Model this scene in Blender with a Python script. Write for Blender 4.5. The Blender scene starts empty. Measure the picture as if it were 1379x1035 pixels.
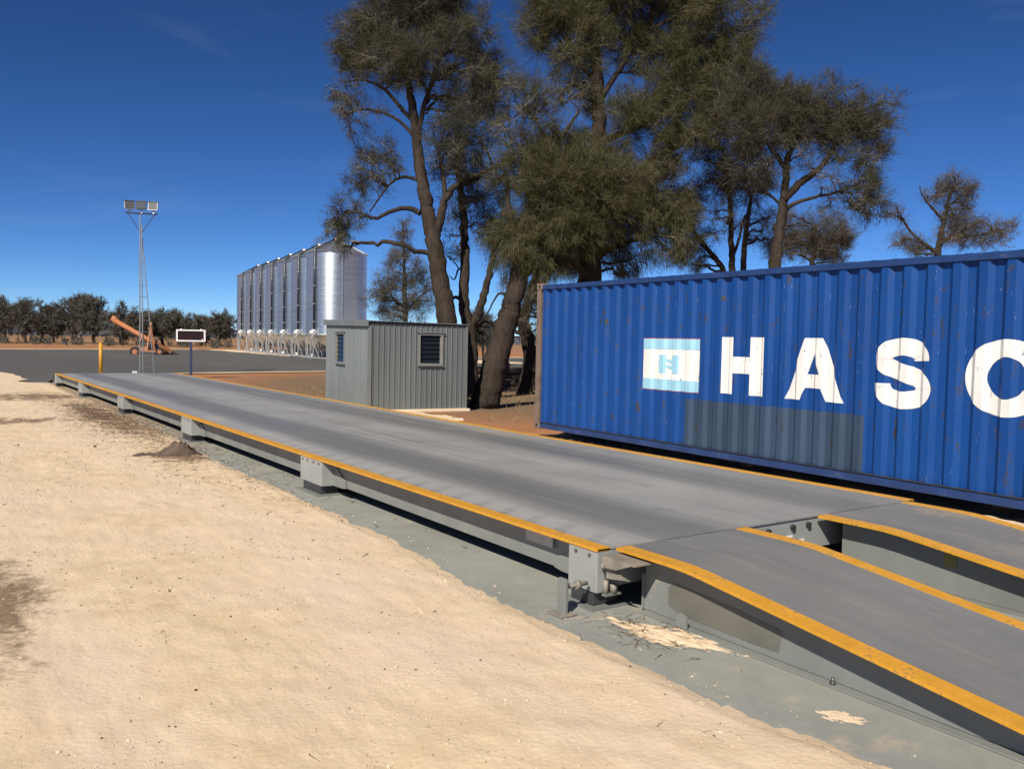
import bpy, bmesh, math, random
import numpy as np
from mathutils import Vector, Matrix

# ------------------------------------------------------------------ camera, sky, sun, exposure
F_PX, CX, CY, Y_HOR, CAM_H = 1162.0, 689.5, 517.5, 457.8, 1.75
YAW, ROLL = math.radians(34.69), math.radians(1.152)
PITCH = math.atan((CY - Y_HOR) / F_PX)
_fw0 = np.array([math.sin(YAW), math.cos(YAW), 0.0]); _rt0 = np.array([math.cos(YAW), -math.sin(YAW), 0.0]); _u0 = np.array([0, 0, 1.0])
FW = _fw0 * math.cos(PITCH) - _u0 * math.sin(PITCH); _up = _u0 * math.cos(PITCH) + _fw0 * math.sin(PITCH)
RT = _rt0 * math.cos(ROLL) + _up * math.sin(ROLL); UP = _up * math.cos(ROLL) - _rt0 * math.sin(ROLL)
CAM = np.array([0, 0, CAM_H])
def at(x, y, D):                      # a photo pixel at a depth -> a point in the place
    return CAM + (FW + RT * (x - CX) / F_PX - UP * (y - CY) / F_PX) * D

scene = bpy.context.scene
col = scene.collection
cam_d = bpy.data.cameras.new('camera'); cam = bpy.data.objects.new('camera', cam_d); col.objects.link(cam)
cam_d.sensor_width = 36.0; cam_d.lens = 36.0 * F_PX / 1379.0
cam_d.clip_start = 0.05; cam_d.clip_end = 9000
M3 = Matrix((RT, UP, -FW)).transposed()
cam.matrix_world = Matrix.Translation(Vector(CAM)) @ M3.to_4x4()
scene.camera = cam

SUN_EL = math.radians(42); to_sun = np.array([-0.83, -0.56]); to_sun /= np.linalg.norm(to_sun)
SUN_DIR = Vector((to_sun[0] * math.cos(SUN_EL), to_sun[1] * math.cos(SUN_EL), math.sin(SUN_EL)))
world = bpy.data.worlds.new('World'); scene.world = world; world.use_nodes = True
wn, wl = world.node_tree.nodes, world.node_tree.links
sky = wn.new('ShaderNodeTexSky'); sky.sky_type = 'NISHITA'; sky.sun_disc = False
sky.sun_elevation = SUN_EL; sky.sun_rotation = math.atan2(SUN_DIR.x, SUN_DIR.y)
sky.altitude = 5000; sky.air_density = 1.0; sky.dust_density = 0.0; sky.ozone_density = 6.0
bg = wn['Background']; bg.inputs['Strength'].default_value = 0.044
gm = wn.new('ShaderNodeGamma'); gm.inputs[1].default_value = 1.3; wl.new(sky.outputs[0], gm.inputs[0])
tc = wn.new('ShaderNodeTexCoord'); mp = wn.new('ShaderNodeMapping'); mp.inputs['Scale'].default_value = (1.6, 1.0, 7.0); mp.inputs['Rotation'].default_value = (0, .25, .5); wl.new(tc.outputs['Generated'], mp.inputs[0])
ci = wn.new('ShaderNodeTexNoise'); ci.inputs['Scale'].default_value = 2.2; ci.inputs['Detail'].default_value = 7; ci.inputs['Roughness'].default_value = .62; ci.inputs['Distortion'].default_value = .5; wl.new(mp.outputs[0], ci.inputs['Vector'])
cr_ = wn.new('ShaderNodeMapRange'); cr_.inputs['From Min'].default_value = .55; cr_.inputs['From Max'].default_value = .85; cr_.inputs['To Max'].default_value = .07; wl.new(ci.outputs['Fac'], cr_.inputs['Value'])
cm = wn.new('ShaderNodeMix'); cm.data_type = 'RGBA'; wl.new(cr_.outputs[0], cm.inputs[0]); wl.new(gm.outputs[0], cm.inputs[6]); cm.inputs[7].default_value = (14, 16, 19, 1)   # thin high cirrus
hs = wn.new('ShaderNodeHueSaturation'); hs.inputs['Saturation'].default_value = 1.05; hs.inputs['Value'].default_value = 1.04; wl.new(cm.outputs[2], hs.inputs['Color'])
wl.new(hs.outputs[0], bg.inputs['Color'])
sun_d = bpy.data.lights.new('sun', 'SUN'); sun_d.energy = 5.0; sun_d.angle = math.radians(0.53); sun_d.color = (1.0, 0.93, 0.82)
sun = bpy.data.objects.new('sun', sun_d); col.objects.link(sun)
sun.rotation_euler = SUN_DIR.to_track_quat('Z', 'Y').to_euler()
sun.location = (-30, -20, 40)
vs = scene.view_settings; vs.view_transform = 'Standard'; vs.look = 'None'; vs.gamma = 1.0; vs.use_curve_mapping = False; vs.exposure = 0.25
scene.render.engine = 'CYCLES'

# ------------------------------------------------------------------ helpers
def tag(o, label=None, cat=None, group=None, kind=None):
    if label: o['label'] = label
    if cat: o['category'] = cat
    if group: o['group'] = group
    if kind: o['kind'] = kind
    return o
def empty(name, loc=(0, 0, 0), rz=0.0, label=None, cat=None, group=None):
    o = bpy.data.objects.new(name, None); col.objects.link(o); o.empty_display_size = 0.2
    o.location = loc; o.rotation_euler = (0, 0, rz)
    return tag(o, label, cat, group)
def copy_tree(o, parent=None):
    c = o.copy(); col.objects.link(c); c.parent = parent
    for ch in list(o.children): copy_tree(ch, c)
    return c
class MB:
    def __init__(s): s.v = []; s.f = []; s.sm = []
    def add(s, vs, fs, smooth=False):
        b = len(s.v); s.v += [tuple(map(float, q)) for q in vs]
        s.f += [tuple(b + i for i in f) for f in fs]; s.sm += [smooth] * len(fs); return s
    def box(s, a, b):
        x0, y0, z0 = a; x1, y1, z1 = b
        return s.add([(x0,y0,z0),(x1,y0,z0),(x1,y1,z0),(x0,y1,z0),(x0,y0,z1),(x1,y0,z1),(x1,y1,z1),(x0,y1,z1)],
              [(0,3,2,1),(4,5,6,7),(0,1,5,4),(1,2,6,5),(2,3,7,6),(3,0,4,7)])
    def bar(s, p, q, w, h=None, upv=(0, 0, 1)):
        h = h or w; p = Vector(p); q = Vector(q); d = (q - p).normalized(); u = Vector(upv)
        if abs(d.dot(u)) > .97: u = Vector((1, 0, 0))
        r = d.cross(u).normalized() * w / 2; t = r.cross(d).normalized() * h / 2
        vs = [p-r-t, p+r-t, p+r+t, p-r+t, q-r-t, q+r-t, q+r+t, q-r+t]
        return s.add(vs, [(0,1,2,3),(7,6,5,4),(0,4,5,1),(1,5,6,2),(2,6,7,3),(3,7,4,0)])
    def tube(s, path, rad, seg=8, caps=True, smooth=True):
        P = [Vector(p) for p in path]; n = len(P)
        if not hasattr(rad, '__len__'): rad = [rad] * n
        ref = Vector((0.31, 0.17, 0.93)); vs = []
        for i in range(n):
            d = (P[min(i+1, n-1)] - P[max(i-1, 0)])
            d = d.normalized() if d.length > 1e-9 else Vector((0, 0, 1))
            u = d.cross(ref)
            if u.length < .05: u = d.cross(Vector((1, 0, 0)))
            u.normalize(); w = d.cross(u)
            for k in range(seg):
                a = 2 * math.pi * k / seg; vs.append(P[i] + (u * math.cos(a) + w * math.sin(a)) * rad[i])
        fs = []
        for i in range(n - 1):
            for k in range(seg):
                k2 = (k + 1) % seg; fs.append((i*seg+k, i*seg+k2, (i+1)*seg+k2, (i+1)*seg+k))
        b0 = len(s.f); s.add(vs, fs, smooth)
        if caps:
            base = len(s.v) - len(vs)
            s.f.append(tuple(base + k for k in reversed(range(seg)))); s.sm.append(False)
            s.f.append(tuple(base + (n-1)*seg + k for k in range(seg))); s.sm.append(False)
        return s
    def prism(s, poly, fn0, fn1):       # poly of 2d points, fn -> 3d on each side
        n = len(poly)
        vs = [fn0(*p) for p in poly] + [fn1(*p) for p in poly]
        fs = [tuple(range(n)), tuple(reversed(range(n, 2*n)))] + [(i, i+n, (i+1) % n + n, (i+1) % n) for i in range(n)]
        return s.add(vs, fs)
    def build(s, name, m, parent=None, bevel=0.0, fix=True):
        me = bpy.data.meshes.new(name); me.from_pydata(s.v, [], s.f)
        me.polygons.foreach_set('use_smooth', s.sm)
        if fix:
            bm = bmesh.new(); bm.from_mesh(me); bmesh.ops.recalc_face_normals(bm, faces=bm.faces); bm.to_mesh(me); bm.free()
        me.materials.append(m); me.update()
        o = bpy.data.objects.new(name, me); col.objects.link(o); o.parent = parent
        if bevel:
            b = o.modifiers.new('bevel', 'BEVEL'); b.width = bevel; b.segments = 2; b.limit_method = 'ANGLE'
        return o
def np_mesh(name, V, Fq, m, parent=None, smooth=False):
    V = np.asarray(V, np.float32); Fq = np.asarray(Fq, np.int32); k = Fq.shape[1]; n = len(Fq)
    me = bpy.data.meshes.new(name); me.vertices.add(len(V)); me.vertices.foreach_set('co', V.ravel())
    me.loops.add(n * k); me.loops.foreach_set('vertex_index', Fq.ravel())
    me.polygons.add(n); me.polygons.foreach_set('loop_start', np.arange(0, n * k, k, dtype=np.int32))
    me.polygons.foreach_set('loop_total', np.full(n, k, np.int32))
    me.polygons.foreach_set('use_smooth', np.full(n, smooth, bool))
    me.materials.append(m); me.update(calc_edges=True); me.validate()
    o = bpy.data.objects.new(name, me); col.objects.link(o); o.parent = parent
    return o
def vnoise(x, y, seed=0):               # cheap smooth value noise for terrain
    def h(i, j): 
        n = (i * 374761393 + j * 668265263 + seed * 974634777) & 0xffffffff
        n = ((n ^ (n >> 13)) * 1274126177) & 0xffffffff
        return ((n ^ (n >> 16)) & 0xffff) / 65535.0
    i = np.floor(x).astype(np.int64); j = np.floor(y).astype(np.int64); u = x - i; v = y - j
    u = u*u*(3-2*u); v = v*v*(3-2*v)
    return (h(i,j)*(1-u)+h(i+1,j)*u)*(1-v) + (h(i,j+1)*(1-u)+h(i+1,j+1)*u)*v - .5

# ------------------------------------------------------------------ materials
class NT:
    def __init__(s, name):
        s.m = bpy.data.materials.new(name); s.m.use_nodes = True; s.t = s.m.node_tree
        s.b = s.t.nodes['Principled BSDF']; s.co = None
    def n(s, typ, **kw):
        nd = s.t.nodes.new(typ)
        for k, v in kw.items():
            if k in nd.inputs.keys(): 
                if hasattr(v, 'is_output'): s.t.links.new(v, nd.inputs[k])
                else: nd.inputs[k].default_value = v
            else: setattr(nd, k, v)
        return nd
    def coord(s):
        if not s.co: s.co = s.n('ShaderNodeTexCoord').outputs['Object']
        return s.co
    def noise(s, scale, detail=4, rough=.55, vec=None, stretch=None, dist=0.0):
        v = vec or s.coord()
        if stretch: v = s.n('ShaderNodeMapping', Vector=v, Scale=stretch).outputs[0]
        return s.n('ShaderNodeTexNoise', Vector=v, Scale=scale, Detail=detail, Roughness=rough, Distortion=dist).outputs['Fac']
    def ramp(s, fac, lo, hi, a=0.0, b=1.0):
        return s.n('ShaderNodeMapRange', **{'Value': fac, 'From Min': lo, 'From Max': hi, 'To Min': a, 'To Max': b}).outputs[0]
    def math(s, op, a, b=0.0):
        nd = s.t.nodes.new('ShaderNodeMath'); nd.operation = op
        for i, v in enumerate((a, b)):
            if hasattr(v, 'is_output'): s.t.links.new(v, nd.inputs[i])
            else: nd.inputs[i].default_value = v
        return nd.outputs[0]
    def mix(s, fac, a, b):
        nd = s.t.nodes.new('ShaderNodeMix'); nd.data_type = 'RGBA'
        for i, v in ((0, fac), (6, a), (7, b)):
            if hasattr(v, 'is_output'): s.t.links.new(v, nd.inputs[i])
            else: nd.inputs[i].default_value = (*v, 1) if isinstance(v, tuple) and len(v) == 3 else v
        return nd.outputs[2]
    def sep(s, v=None):
        return s.n('ShaderNodeSeparateXYZ', Vector=v or s.coord()).outputs
    def set(s, base=None, rough=None, metal=None, spec=None):
        for k, v in (('Base Color', base), ('Roughness', rough), ('Metallic', metal), ('Specular IOR Level', spec)):
            if v is None: continue
            if hasattr(v, 'is_output'): s.t.links.new(v, s.b.inputs[k])
            else: s.b.inputs[k].default_value = (*v, 1) if isinstance(v, tuple) else v
        return s
    def bump(s, h, strength=.3, dist=.01):
        bn = s.n('ShaderNodeBump', Height=h, Strength=strength, Distance=dist)
        s.t.links.new(bn.outputs[0], s.b.inputs['Normal']); return s
def paint(name, c, rough=.45, var=.15, wear=None, wear_amt=.0, scale=3.0, metal=0.0, bump=.05, streak=None):
    t = NT(name); n1 = t.noise(scale, 6, .6, stretch=streak); n2 = t.noise(scale * 9, 5, .65)
    dark = tuple(x * (1 - var) for x in c); lite = tuple(min(1, x * (1 + var)) for x in c)
    cc = t.mix(t.ramp(n1, .3, .7), dark, lite)
    if wear: cc = t.mix(t.ramp(t.math('MULTIPLY', n1, n2), .36 - wear_amt * .2, .42, 0, 1), cc, wear)
    t.set(cc, t.ramp(n2, .3, .7, rough - .08, rough + .1), metal)
    if bump: t.bump(n2, bump, .004)
    return t.m
M = {}
# limestone rubble yard
t = NT('limestone_sand')
na, nb, nc, nd_ = t.noise(.55, 6, .6), t.noise(3.2, 6, .65), t.noise(38, 5, .7), t.noise(150, 3, .6)
vor = t.n('ShaderNodeTexVoronoi', Vector=t.coord(), Scale=26.0, Randomness=1.0)
c0 = t.mix(t.ramp(nb, .32, .68), (.59, .44, .275), (.71, .56, .375))
c0 = t.mix(t.ramp(na, .42, .62), c0, (.67, .525, .375))
c0 = t.mix(t.ramp(nc, .55, .75, 0, .6), c0, (.74, .61, .44))
c0 = t.mix(t.ramp(nd_, .60, .75, 0, .3), c0, (.33, .24, .15))
X, Y, Z = t.sep(); wv = t.math('ADD', X, t.math('MULTIPLY', t.math('SUBTRACT', t.noise(.22, 3, .5), .5), 1.6))
for cx_t in (.75, 2.45):
    tk = t.ramp(t.math('ABSOLUTE', t.math('SUBTRACT', wv, cx_t)), .14, .34, 1, 0); rib = t.noise(1.0, 4, .7, stretch=(14, .8, 1))
    c0 = t.mix(t.math('MULTIPLY', tk, t.ramp(rib, .35, .65, .15, .65)), c0, (.66, .53, .40))
# brown leaf litter and other brown patches on the sand, with a shape of their own
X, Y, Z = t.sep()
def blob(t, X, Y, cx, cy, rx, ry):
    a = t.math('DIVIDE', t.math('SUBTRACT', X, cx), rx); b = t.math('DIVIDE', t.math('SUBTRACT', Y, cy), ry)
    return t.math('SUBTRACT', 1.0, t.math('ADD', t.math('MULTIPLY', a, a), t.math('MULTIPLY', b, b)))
st = blob(t, X, Y, .35, 6.6, .45, 1.9)  # long brown patch at the left edge of the sand
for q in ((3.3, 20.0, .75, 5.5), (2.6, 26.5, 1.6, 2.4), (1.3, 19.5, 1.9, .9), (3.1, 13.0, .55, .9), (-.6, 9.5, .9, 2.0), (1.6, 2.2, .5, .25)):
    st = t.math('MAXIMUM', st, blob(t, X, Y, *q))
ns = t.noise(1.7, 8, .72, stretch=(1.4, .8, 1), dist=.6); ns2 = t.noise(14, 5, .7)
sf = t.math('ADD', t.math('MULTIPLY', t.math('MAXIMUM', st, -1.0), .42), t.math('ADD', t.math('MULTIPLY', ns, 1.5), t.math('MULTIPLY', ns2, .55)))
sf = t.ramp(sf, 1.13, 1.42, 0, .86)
soil = t.mix(t.ramp(nc, .35, .65), (.10, .062, .036), (.22, .145, .09))  # brown tones shared by the litter and the other patches
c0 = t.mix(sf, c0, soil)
t.set(c0, .95, 0, .15)
hh = t.math('ADD', t.math('MULTIPLY', nc, .6), t.math('ADD', t.math('MULTIPLY', t.n('ShaderNodeMapRange', **{'Value': vor.outputs['Distance'], 'From Min': 0.0, 'From Max': .6, 'To Min': .5, 'To Max': 0.0}).outputs[0], nb), t.math('MULTIPLY', nd_, .35)))
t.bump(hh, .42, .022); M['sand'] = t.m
# red soil / dry paddock
t = NT('red_soil'); na, nb, nc = t.noise(.035, 6, .6), t.noise(.6, 6, .65), t.noise(14, 6, .7)
c0 = t.mix(t.ramp(nb, .3, .7), (.285, .125, .057), (.43, .205, .10))
c0 = t.mix(t.ramp(nc, .5, .72, 0, .55), c0, (.42, .255, .135))
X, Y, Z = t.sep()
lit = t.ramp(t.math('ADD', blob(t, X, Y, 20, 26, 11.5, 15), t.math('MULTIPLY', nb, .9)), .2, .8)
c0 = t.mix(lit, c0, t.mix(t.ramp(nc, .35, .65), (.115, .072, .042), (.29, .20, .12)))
far = t.ramp(Y, 95, 150)
c0 = t.mix(t.math('MULTIPLY', far, t.ramp(na, .38, .62, .3, .9)), c0, (.25, .175, .095))
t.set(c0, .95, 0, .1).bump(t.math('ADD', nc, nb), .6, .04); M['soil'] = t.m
t = NT('asphalt'); na, nb, nc = t.noise(.12, 5, .6, stretch=(1, .25, 1)), t.noise(1.2, 6, .7), t.noise(90, 3, .7)
c0 = t.mix(t.ramp(na, .3, .7), (.088, .085, .078), (.125, .12, .11)); c0 = t.mix(t.ramp(nb, .5, .75, 0, .5), c0, (.15, .14, .125))
c0 = t.mix(t.ramp(nc, .35, .65, 0, .5), c0, (.07, .068, .064))
t.set(c0, .88, 0, .2).bump(nc, .5, .008); M['asphalt'] = t.m
t = NT('concrete'); na, nb, nc = t.noise(.8, 6, .65), t.noise(6, 6, .7), t.noise(60, 4, .7)
c0 = t.mix(t.ramp(na, .3, .7), (.22, .225, .20), (.29, .295, .262)); c0 = t.mix(t.ramp(nb, .45, .75, 0, .5), c0, (.33, .33, .30))
dust = t.ramp(t.math('ADD', t.noise(1.3, 7, .7, dist=.4), t.math('MULTIPLY', nb, .35)), .76, .90, 0, .6)
c0 = t.mix(dust, c0, (.50, .39, .265))
X, Y, Z = t.sep()
lt = t.math('MULTIPLY', t.ramp(Y, 13.0, 20), t.ramp(t.math('ADD', t.noise(1.1, 6, .7), t.math('MULTIPLY', nb, .4)), .45, .75))
c0 = t.mix(lt, c0, (.34, .25, .165))
t.set(c0, .85, 0, .25).bump(t.math('ADD', nc, nb), .25, .006); M['concrete'] = t.m
# steel deck: grey paint, darker wheel tracks running along it, dust
t = NT('deck_paint'); X, Y, Z = t.sep()
nl = t.noise(2.2, 6, .62, stretch=(1, .06, 1)); n2 = t.noise(.9, 6, .65); n3 = t.noise(45, 4, .65); nw = t.noise(.5, 3, .5)
c0 = t.mix(t.ramp(nl, .3, .7), (.18, .178, .17), (.28, .275, .258))
wob = t.math('MULTIPLY', t.math('SUBTRACT', nw, .5), .35)
def track(c, w):
    d = t.math('ABSOLUTE', t.math('ADD', t.math('SUBTRACT', X, c), wob)); return t.ramp(d, w * .45, w, 1, 0)
tr = t.math('MAXIMUM', track(4.65, .42), track(6.75, .42))
c0 = t.mix(t.math('MULTIPLY', tr, t.ramp(nl, .2, .8, .35, .75)), c0, (.105, .106, .108))
mid = t.math('MAXIMUM', track(5.7, .7), track(4.05, .22))
c0 = t.mix(t.math('MULTIPLY', mid, t.ramp(n2, .3, .75, .15, .6)), c0, (.40, .39, .36))
dirt = t.math('MULTIPLY', t.ramp(X, 5.6, 7.3), t.ramp(t.math('ADD', nl, t.math('MULTIPLY', n2, .5)), .78, .98, 0, .55))
c0 = t.mix(dirt, c0, (.40, .325, .235))
fs_ = t.noise(1.0, 7, .75, stretch=(16, .16, 1), dist=.3); c0 = t.mix(t.ramp(fs_, .55, .70, 0, .45), c0, (.40, .385, .35)); c0 = t.mix(t.ramp(fs_, .45, .32, 0, .5), c0, (.085, .085, .088))
stn = t.noise(2.6, 7, .75, dist=.5); c0 = t.mix(t.ramp(stn, .60, .72, 0, .5), c0, (.10, .10, .10)); spk = t.noise(34, 3, .6); c0 = t.mix(t.ramp(spk, .70, .76, 0, .7), c0, (.07, .065, .06)); c0 = t.mix(t.ramp(t.noise(19, 5, .7), .66, .76, 0, .6), c0, (.42, .35, .26))
# chalky ghost marks of the cross beams beside the edge strip
cell = t.math('FRACT', t.math('ADD', t.math('MULTIPLY', Y, 2.7), t.math('MULTIPLY', X, -1.6)))
gh = t.math('MULTIPLY', t.math('MULTIPLY', t.ramp(cell, .28, .40), t.ramp(t.math('ADD', t.math('SUBTRACT', X, 3.86), t.math('MULTIPLY', wob, .5)), .18, .36, 1, 0)), t.math('MULTIPLY', t.ramp(Y, 4.3, 4.6), t.ramp(Y, 11, 17, 1, 0)))
c0 = t.mix(t.math('MULTIPLY', gh, t.ramp(n3, .3, .7, .3, .6)), c0, (.40, .385, .36))
t.set(c0, t.ramp(n2, .3, .7, .42, .6), 0, .5).bump(t.math('ADD', n3, t.math('MULTIPLY', nl, .5)), .12, .004); M['deck'] = t.m
t = NT('ramp_paint'); X, Y, Z = t.sep()
nl = t.noise(2.0, 6, .65, stretch=(1, .3, 1)); n2 = t.noise(1.3, 7, .68, dist=.4); n3 = t.noise(45, 4, .65)
c0 = t.mix(t.ramp(nl, .3, .7), (.145, .145, .138), (.205, .20, .188)); c0 = t.mix(t.ramp(n2, .5, .72, 0, .5), c0, (.125, .13, .135))
fs_ = t.noise(1.0, 7, .75, stretch=(12, .5, 1), dist=.3); c0 = t.mix(t.ramp(fs_, .55, .72, 0, .35), c0, (.33, .315, .29)); spk = t.noise(34, 3, .6); c0 = t.mix(t.ramp(spk, .70, .76, 0, .7), c0, (.06, .055, .05)); c0 = t.mix(t.ramp(t.noise(17, 5, .7), .64, .76, 0, .5), c0, (.36, .30, .22))
sc = t.noise(1.0, 5, .8, stretch=(30, 3.2, 1), dist=.2)
blm = t.ramp(blob(t, X, Y, 4.75, 2.75, .28, .33), 0, .6)
c0 = t.mix(t.math('MULTIPLY', blm, t.ramp(sc, .60, .66, 0, .8)), c0, (.03, .04, .07))
dirt = t.math('MULTIPLY', t.ramp(X, 5.9, 6.6), t.ramp(t.math('ADD', n2, t.math('MULTIPLY', n3, .25)), .66, .8, 0, .7))
c0 = t.mix(dirt, c0, (.34, .27, .19))
t.set(c0, t.ramp(n2, .3, .7, .42, .6), 0, .5).bump(t.math('ADD', n3, t.math('MULTIPLY', nl, .5)), .12, .004); M['ramp'] = t.m
M['yellow'] = paint('yellow_paint', (.60, .285, .02), .55, .2, (.20, .14, .07), .42, 5.0)
M['steel'] = paint('grey_steel_paint', (.19, .20, .185), .5, .16, (.32, .28, .21), .06, 2.0, streak=(1, 1, .35))
M['steel_lite'] = paint('pale_grey_steel_paint', (.30, .31, .295), .45, .10, None, 0, 2.0)
M['steel_dark'] = paint('dark_steel', (.035, .037, .04), .5, .2)
M['rust_steel'] = paint('weathered_steel', (.22, .20, .165), .6, .3, (.42, .22, .08), .12, 7.0)
M['old_paint'] = paint('old_olive_grey_paint', (.135, .13, .108), .6, .15)
M['white'] = paint('white_paint', (.78, .77, .74), .5, .06)
M['rubber'] = paint('black_rubber', (.02, .02, .021), .8, .3)
M['bolt'] = paint('bolt_steel', (.12, .12, .115), .4, .2, metal=.6)
M['grime'] = paint('olive_grime', (.20, .19, .06), .7, .3)
# container paint
t = NT('container_blue'); n1 = t.noise(1.2, 6, .65, stretch=(1, 1, .4)); n2 = t.noise(9, 6, .7, stretch=(1.5, 1, .5)); n3 = t.noise(60, 4, .7)
c0 = t.mix(t.ramp(n1, .3, .7), (.004, .044, .195), (.006, .062, .25)); c0 = t.mix(t.ramp(n2, .55, .75, 0, .5), c0, (.02, .075, .21))
c0 = t.mix(t.ramp(t.math('ADD', n2, t.math('MULTIPLY', n3, .35)), .77, .84, 0, .8), c0, (.045, .04, .045)); c0 = t.mix(t.ramp(t.noise(3.5, 6, .75, stretch=(2.5, 1, .22)), .60, .74, 0, .45), c0, (.012, .03, .11))
c0 = t.mix(t.ramp(t.math('ADD', t.noise(22, 3, .6, stretch=(3, 1, .35)), t.math('MULTIPLY', n3, .3)), .86, .90, 0, .8), c0, (.34, .37, .42))
t.set(c0, t.ramp(n2, .3, .7, .40, .58), 0, .3).bump(t.math('ADD', n1, t.math('MULTIPLY', n3, .12)), .18, .02); M['blue'] = t.m
M['blue_rail'] = paint('container_blue_rail', (.012, .04, .14), .45, .25, (.13, .11, .10), .10, 3.0)
M['rust_post'] = paint('rusty_blue_post', (.17, .12, .09), .7, .35, (.02, .045, .13), .25, 4.0)
t = NT('lettering_white'); n1 = t.noise(7, 6, .75, stretch=(2.5, 1, .5), dist=.4); n2 = t.noise(2, 5, .6)
c0 = t.mix(t.ramp(n2, .3, .7), (.72, .70, .65), (.80, .79, .76)); c0 = t.mix(t.ramp(t.math('ADD', n1, t.math('MULTIPLY', t.noise(30, 4, .7), .2)), .725, .75), c0, (.02, .05, .14)); c0 = t.mix(t.ramp(t.noise(1.6, 5, .7, stretch=(1, 1, .3)), .5, .75, 0, .5), c0, (.52, .51, .48)); t.set(c0, .5, 0, .4); M['letter'] = t.m
M['patch'] = paint('grey_touch_up', (.026, .052, .095), .55, .22, (.03, .04, .05), .05, 1.6, streak=(1, 1, .3))
M['pale_blue'] = paint('pale_blue_print', (.30, .55, .68), .5, .08)
M['red'] = paint('red_line', (.35, .03, .04), .5, .1)
# metals
def galv(name, c, rough, metal=.85, stretch=None, sc=2.0, bump=.1):
    t = NT(name); n1 = t.noise(sc, 5, .6, stretch=stretch); n2 = t.noise(sc * 14, 4, .6)
    t.set(t.mix(t.ramp(n1, .3, .7), tuple(x * .86 for x in c), tuple(x * 1.1 for x in c)), t.ramp(n2, .3, .7, rough - .06, rough + .08), metal)
    t.bump(n2, bump, .004); return t.m
M['silo'] = galv('silo_galvanised', (.60, .665, .71), .28, .9, (.15, .15, 3), 1.2, .05)
M['silo_roof'] = galv('silo_roof_sheet', (.55, .57, .60), .42, .9, None, 1.0, .05)
M['galv'] = galv('galvanised_steel', (.50, .51, .51), .42, .8)
M['mast'] = galv('dull_mast_steel', (.24, .25, .26), .5, .5)
M['galv_pale'] = galv('galvanised_leg', (.40, .41, .41), .5, .5)
M['pipe'] = paint('dark_grain_pipe', (.03, .035, .042), .4, .1, metal=.3)
M['clad'] = galv('zinc_cladding', (.205, .226, .222), .5, .5, (1, 1, .15), 1.6, .06)
M['clad_trim'] = galv('zinc_flashing', (.25, .265, .25), .5, .5)
t = NT('louvre_glass'); t.set((.012, .015, .018), .12, 0, .3); M['glass'] = t.m
M['window_frame'] = paint('aluminium_frame', (.25, .255, .23), .5, .1, metal=.2)
M['orange'] = paint('orange_auger_paint', (.40, .15, .055), .6, .15, (.30, .17, .09), .10, 2.0)
M['navy'] = paint('navy_post_paint', (.03, .04, .10), .4, .1)
t = NT('display_face'); t.set(t.mix(t.ramp(t.noise(9, 3, .6), .4, .6), (.012, .008, .010), (.030, .009, .012)), .35, 0, .3); M['display'] = t.m
t = NT('lamp_glass'); t.set((.10, .11, .12), .15, 0, .6); M['lamp_glass'] = t.m
t = NT('lamp_reflector'); t.set((.09, .09, .088), .5, .1); M['lamp_pale'] = t.m
M['concrete_block'] = paint('pale_concrete', (.42, .40, .36), .9, .15, None, 0, 6, bump=.3)
M['timber'] = paint('grey_timber', (.30, .23, .15), .85, .3, None, 0, 6, streak=(1, .15, 1), bump=.4)
M['stone'] = paint('limestone_rock', (.56, .47, .36), .95, .15, None, 0, 8, bump=.5)
M['log'] = paint('dark_log', (.10, .07, .05), .9, .3, None, 0, 5, bump=.4)
# vegetation
def bark(name, a, b):
    t = NT(name); n1 = t.noise(3, 6, .7, stretch=(1, 1, .22)); n2 = t.noise(14, 6, .75, stretch=(1, 1, .3))
    t.set(t.mix(t.ramp(t.math('ADD', t.math('MULTIPLY', n1, .5), t.math('MULTIPLY', n2, .5)), .36, .64), a, b), .95, 0, .1)
    t.bump(t.math('ADD', n2, n1), .9, .05); return t.m
M['bark'] = bark('sheoak_bark', (.018, .0145, .012), (.082, .064, .050))
M['twig'] = bark('grey_twig', (.095, .085, .07), (.30, .27, .225))
M['bark_far'] = bark('far_bark', (.03, .025, .022), (.09, .075, .06))
def foliage(name, a, b, c):
    t = NT(name); g = t.n('ShaderNodeNewGeometry').outputs['Random Per Island']; n1 = t.noise(.9, 4, .6)
    cc = t.mix(g, a, b); cc = t.mix(t.ramp(n1, .42, .70, 0, .8), cc, c)
    t.set(cc, .7, 0, .2)
    tl = t.n('ShaderNodeBsdfTranslucent'); t.t.links.new(cc, tl.inputs['Color'])
    ms = t.n('ShaderNodeMixShader'); ms.inputs[0].default_value = .25
    t.t.links.new(t.b.outputs[0], ms.inputs[1]); t.t.links.new(tl.outputs[0], ms.inputs[2])
    t.t.links.new(ms.outputs[0], t.t.nodes['Material Output'].inputs['Surface']); return t.m
M['leaf'] = foliage('sheoak_needles', (.048, .047, .028), (.108, .102, .056), (.080, .072, .044))
M['leaf_olive'] = foliage('olive_needles', (.055, .055, .024), (.125, .120, .050), (.110, .100, .046))
M['leaf_grey'] = foliage('grey_needles', (.072, .066, .05), (.140, .126, .092), (.11, .088, .064))
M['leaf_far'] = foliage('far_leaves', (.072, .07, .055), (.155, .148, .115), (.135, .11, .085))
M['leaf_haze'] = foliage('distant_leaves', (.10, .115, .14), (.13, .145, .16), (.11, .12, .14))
M['litter'] = foliage('dry_litter', (.12, .075, .045), (.26, .17, .10), (.09, .055, .035))
M['dry_grass'] = foliage('dry_grass', (.30, .22, .12), (.46, .36, .21), (.22, .15, .08))

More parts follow.
